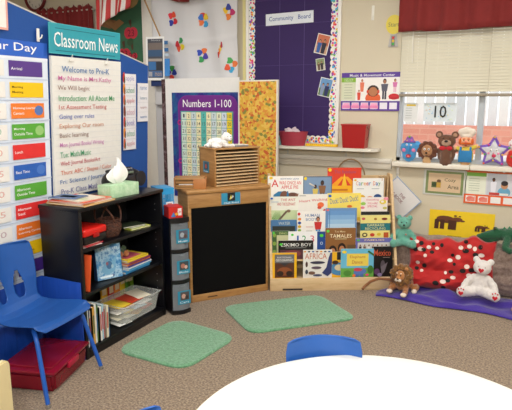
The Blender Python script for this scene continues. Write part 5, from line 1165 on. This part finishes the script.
# ================================================================== CHAIRS
CB = M('1f549e', .38, .06, 12, .05, 300); CT_ = M('1f58b0', .3, .08, 20); CHR = M('b8b8b8', .25, metal=.8)
def chair(loc, rz, label, k=1.0):
    """child's chair facing local +x"""
    t = E('school_chair', loc, rz, label, 'chair', "blue children's chairs")
    sh, W2 = .388*k, .205*k
    # seat shell + backrest: one sheet swept in the x-z plane
    path = [(.195, -.020), (.185, -.004), (.16, .004), (.10, .0), (0, -.012), (-.08, -.014), (-.13, .0), (-.160, .03), (-.180, .08), (-.196, .15), (-.208, .22), (-.220, .29), (-.230, .335), (-.232, .350)]
    halfw = [.175, .195, .203, .207, .205, .190, .172, .160, .155, .158, .165, .168, .160, .135]
    ny = 48; V = []; F = []; n = len(path)
    fine = []
    for i in range(n-1):
        for q in range(8):
            a = q/8; fine.append((path[i][0]*(1-a)+path[i+1][0]*a, path[i][1]*(1-a)+path[i+1][1]*a, halfw[i]*(1-a)+halfw[i+1]*a, i+a))
    fine.append((path[-1][0], path[-1][1], halfw[-1], n-1.0))
    for (x, z, hw, s_) in fine:
        for j in range(ny+1):
            v = j/ny*2-1; cup = .022*abs(v)**2.4
            back = max(0, min(1, (s_-6)/3))
            V.append(((x + back*.055*v*v)*k, v*hw*k, sh + (z + (1-back)*cup*(.7 if s_ > 2 else .2) )*k))
    for i in range(len(fine)-1):
        for j in range(ny):
            vm = (j+.5)/ny*2-1; sm = (fine[i][3]+fine[i+1][3])/2
            # two hand holes in the backrest
            hv = (sm-7.35)/2.3
            if 0 < hv < 1 and abs(abs(vm)-.40) < .21*math.sqrt(max(0, 1-(2*hv-1)**2))*(1.15-.55*hv): continue
            a = i*(ny+1)+j; F.append([a, a+1, a+ny+2, a+ny+1])
    o = MB().raw(V, F, CB, True).build('seat_shell', t); q = o.modifiers.new('s', 'SOLIDIFY'); q.thickness = .007*k; q.offset = 0; q = o.modifiers.new('b', 'SUBSURF'); q.levels = 1; q.render_levels = 1
    for sx, sy in ((1, -1), (1, 1), (-1, -1), (-1, 1)):
        pts = [(sx*.06*k, sy*.10*k, sh-.026*k), (sx*.105*k, sy*.155*k, sh-.028*k), (sx*.13*k, sy*.172*k, sh-.040*k), (sx*.142*k, sy*.178*k, sh-.07*k), (sx*.215*k, sy*.215*k, .02)]
        lg = MB().tube(pts, .0115*k, CT_, 10).build('leg', t)
        MB().lathe([(.013, 0), (.014, .003), (.010, .02), (.007, .022)], CHR, (sx*.217*k, sy*.2158*k, 0), 14).build('foot_glide', lg)
    MB().tube([(-.06*k, -.10*k, sh-.026*k), (.06*k, -.10*k, sh-.026*k)], .009, CT_, 8).build('seat_rail', t); MB().tube([(-.06*k, .10*k, sh-.026*k), (.06*k, .10*k, sh-.026*k)], .009, CT_, 8).build('seat_rail', t)
    return t
chair((-2.268, 1.965, 0), R(6), 'blue plastic school chair over the red storage bin at left')
chair((-.552, 1.69, 0), R(-62), 'blue school chair tucked behind the round white table', .85)
chair((-.77, 1.075, 0), R(0), 'blue school chair whose back tip shows at the bottom left of the table', .84)

# ================================================================== BIN, SCREEN, CREAM UNIT
t = T(E('storage_bin', (-2.09, 1.875, 0)), 'dark red lidded plastic storage bin under the blue chair', 'storage bin')
ba = math.atan2(2.235-1.878, -2.20+2.094); t.rotation_euler = (0, 0, ba-PI/2)
RB = M('7e1024', .25, .08, 10, alpha=.92); bl2, bd2 = .375, .31
b = bmesh.new(); bmesh.ops.create_cube(b, size=1)
for v in b.verts:
    k = 1 if v.co.z > 0 else .93; v.co = Vector((-bd2/2 + v.co.x*bd2*k, bl2/2 + v.co.y*bl2*k, (v.co.z+.5)*.115))
bmesh.ops.bevel(b, geom=b.edges[:], offset=.02, segments=3, affect='EDGES'); MB().bm(b, RB, True).build('tub', t)
RL = M('86122a', .22, .08, 10)
MB().box(-bd2-.008, .008, -.008, bl2+.008, .110, .128, RL, .006).box(-bd2+.025, -.025, .025, bl2-.025, .126, .140, RL, .008).build('lid', t)
MB().box(-.002, .016, bl2/2-.055, bl2/2+.055, .085, .118, M('a81c38', .25), .005).build('handle', t)
t = T(E('plastic_screen', (-2.53, 2.244, 0)), 'folded blue corrugated plastic screen standing between the chair and the bookshelf', 'screen')
CP = bpy.data.materials.new('corrugated_blue'); CP.use_nodes = True; nt = CP.node_tree; b_ = nt.nodes['Principled BSDF']; b_.inputs['Base Color'].default_value = (lin(24), lin(72), lin(168), 1); b_.inputs['Roughness'].default_value = .45
tc = nt.nodes.new('ShaderNodeTexCoord'); wv = nt.nodes.new('ShaderNodeTexNoise'); mp_ = nt.nodes.new('ShaderNodeMapping'); mp_.inputs['Scale'].default_value = (30, 30, 2); nt.links.new(tc.outputs['Object'], mp_.inputs[0]); nt.links.new(mp_.outputs[0], wv.inputs['Vector']); wv.inputs['Scale'].default_value = 1
bp_ = nt.nodes.new('ShaderNodeBump'); bp_.inputs['Strength'].default_value = .5; bp_.inputs['Distance'].default_value = .01; nt.links.new(wv.outputs['Fac'], bp_.inputs['Height']); nt.links.new(bp_.outputs[0], b_.inputs['Normal'])
MB().box(-.01, .30, -.008, 0, 0, .475, CP, .002).build('end_panel', t); MB().box(-.012, -.004, -.62, -.008, 0, .475, CP, .002).build('side_panel', t)
t = T(E('cream_unit', (-1.765, 1.375, 0), R(96)), 'rounded cream coloured panel end at the bottom left corner', 'panel')
CR = M('d8c898', .4, .03)
def rrect(x0, y0, x1, y1, r_, n=6):
    P = []
    for (cx, cy, a0) in ((x1-r_, y1-r_, 0), (x0+r_, y1-r_, 90), (x0+r_, y0+r_, 180), (x1-r_, y0+r_, 270)):
        for k in range(n+1): a = R(a0+k*90/n); P.append((cx+r_*math.cos(a), cy+r_*math.sin(a)))
    return P
b = bmesh.new(); pr_ = rrect(-.34, .06, 0, .5, .03); vv = [[b.verts.new((p[0], yy, p[1])) for p in pr_] for yy in (0, .03)]
b.faces.new(vv[0]); b.faces.new(vv[1][::-1]); n = len(pr_)
for k in range(n): b.faces.new([vv[0][k], vv[1][k], vv[1][(k+1) % n], vv[0][(k+1) % n]])
bmesh.ops.recalc_face_normals(b, faces=b.faces[:]); bmesh.ops.bevel(b, geom=[e for e in b.edges if abs(e.verts[0].co.y-e.verts[1].co.y) < .001], offset=.006, segments=2, affect='EDGES')
MB().bm(b, CR, True).build('panel', t)
for x in (-.30, -.06): MB().box(x, x+.04, -.10, .13, 0, .06, CR, .008).build('foot', t)

# ================================================================== ROUND TABLE
t = T(E('round_table', (-.268, 1.36, 0)), 'round white low classroom table in the foreground', 'table'); TR = .592; TT = .56
MB().lathe([(TR-.01, -.028), (TR-.002, -.024), (TR, -.016), (TR, -.006), (TR-.003, -.0015), (TR-.008, 0), (TR-.2, 0), (.01, 0)], M('e6e3d8', .3, .01, 6), (0, 0, TT), 128).build('tabletop', t)
MB().lathe([(TR+.0005, -.024), (TR+.0022, -.02), (TR+.0022, -.008), (TR+.0005, -.004)], M('d2c8a8', .45), (0, 0, TT), 128).build('edge_band', t)
for k in range(4):
    a = R(80+90*k); l = MB().tube([(.40*math.cos(a), .40*math.sin(a), TT-.03), (.44*math.cos(a), .44*math.sin(a), .03)], .016, M('a8a8ac', .3, metal=.6), 12).build('leg', t)
    MB().lathe([(.02, 0), (.021, .004), (.017, .035)], BK, (.4415*math.cos(a), .4415*math.sin(a), 0), 14).build('foot', l)
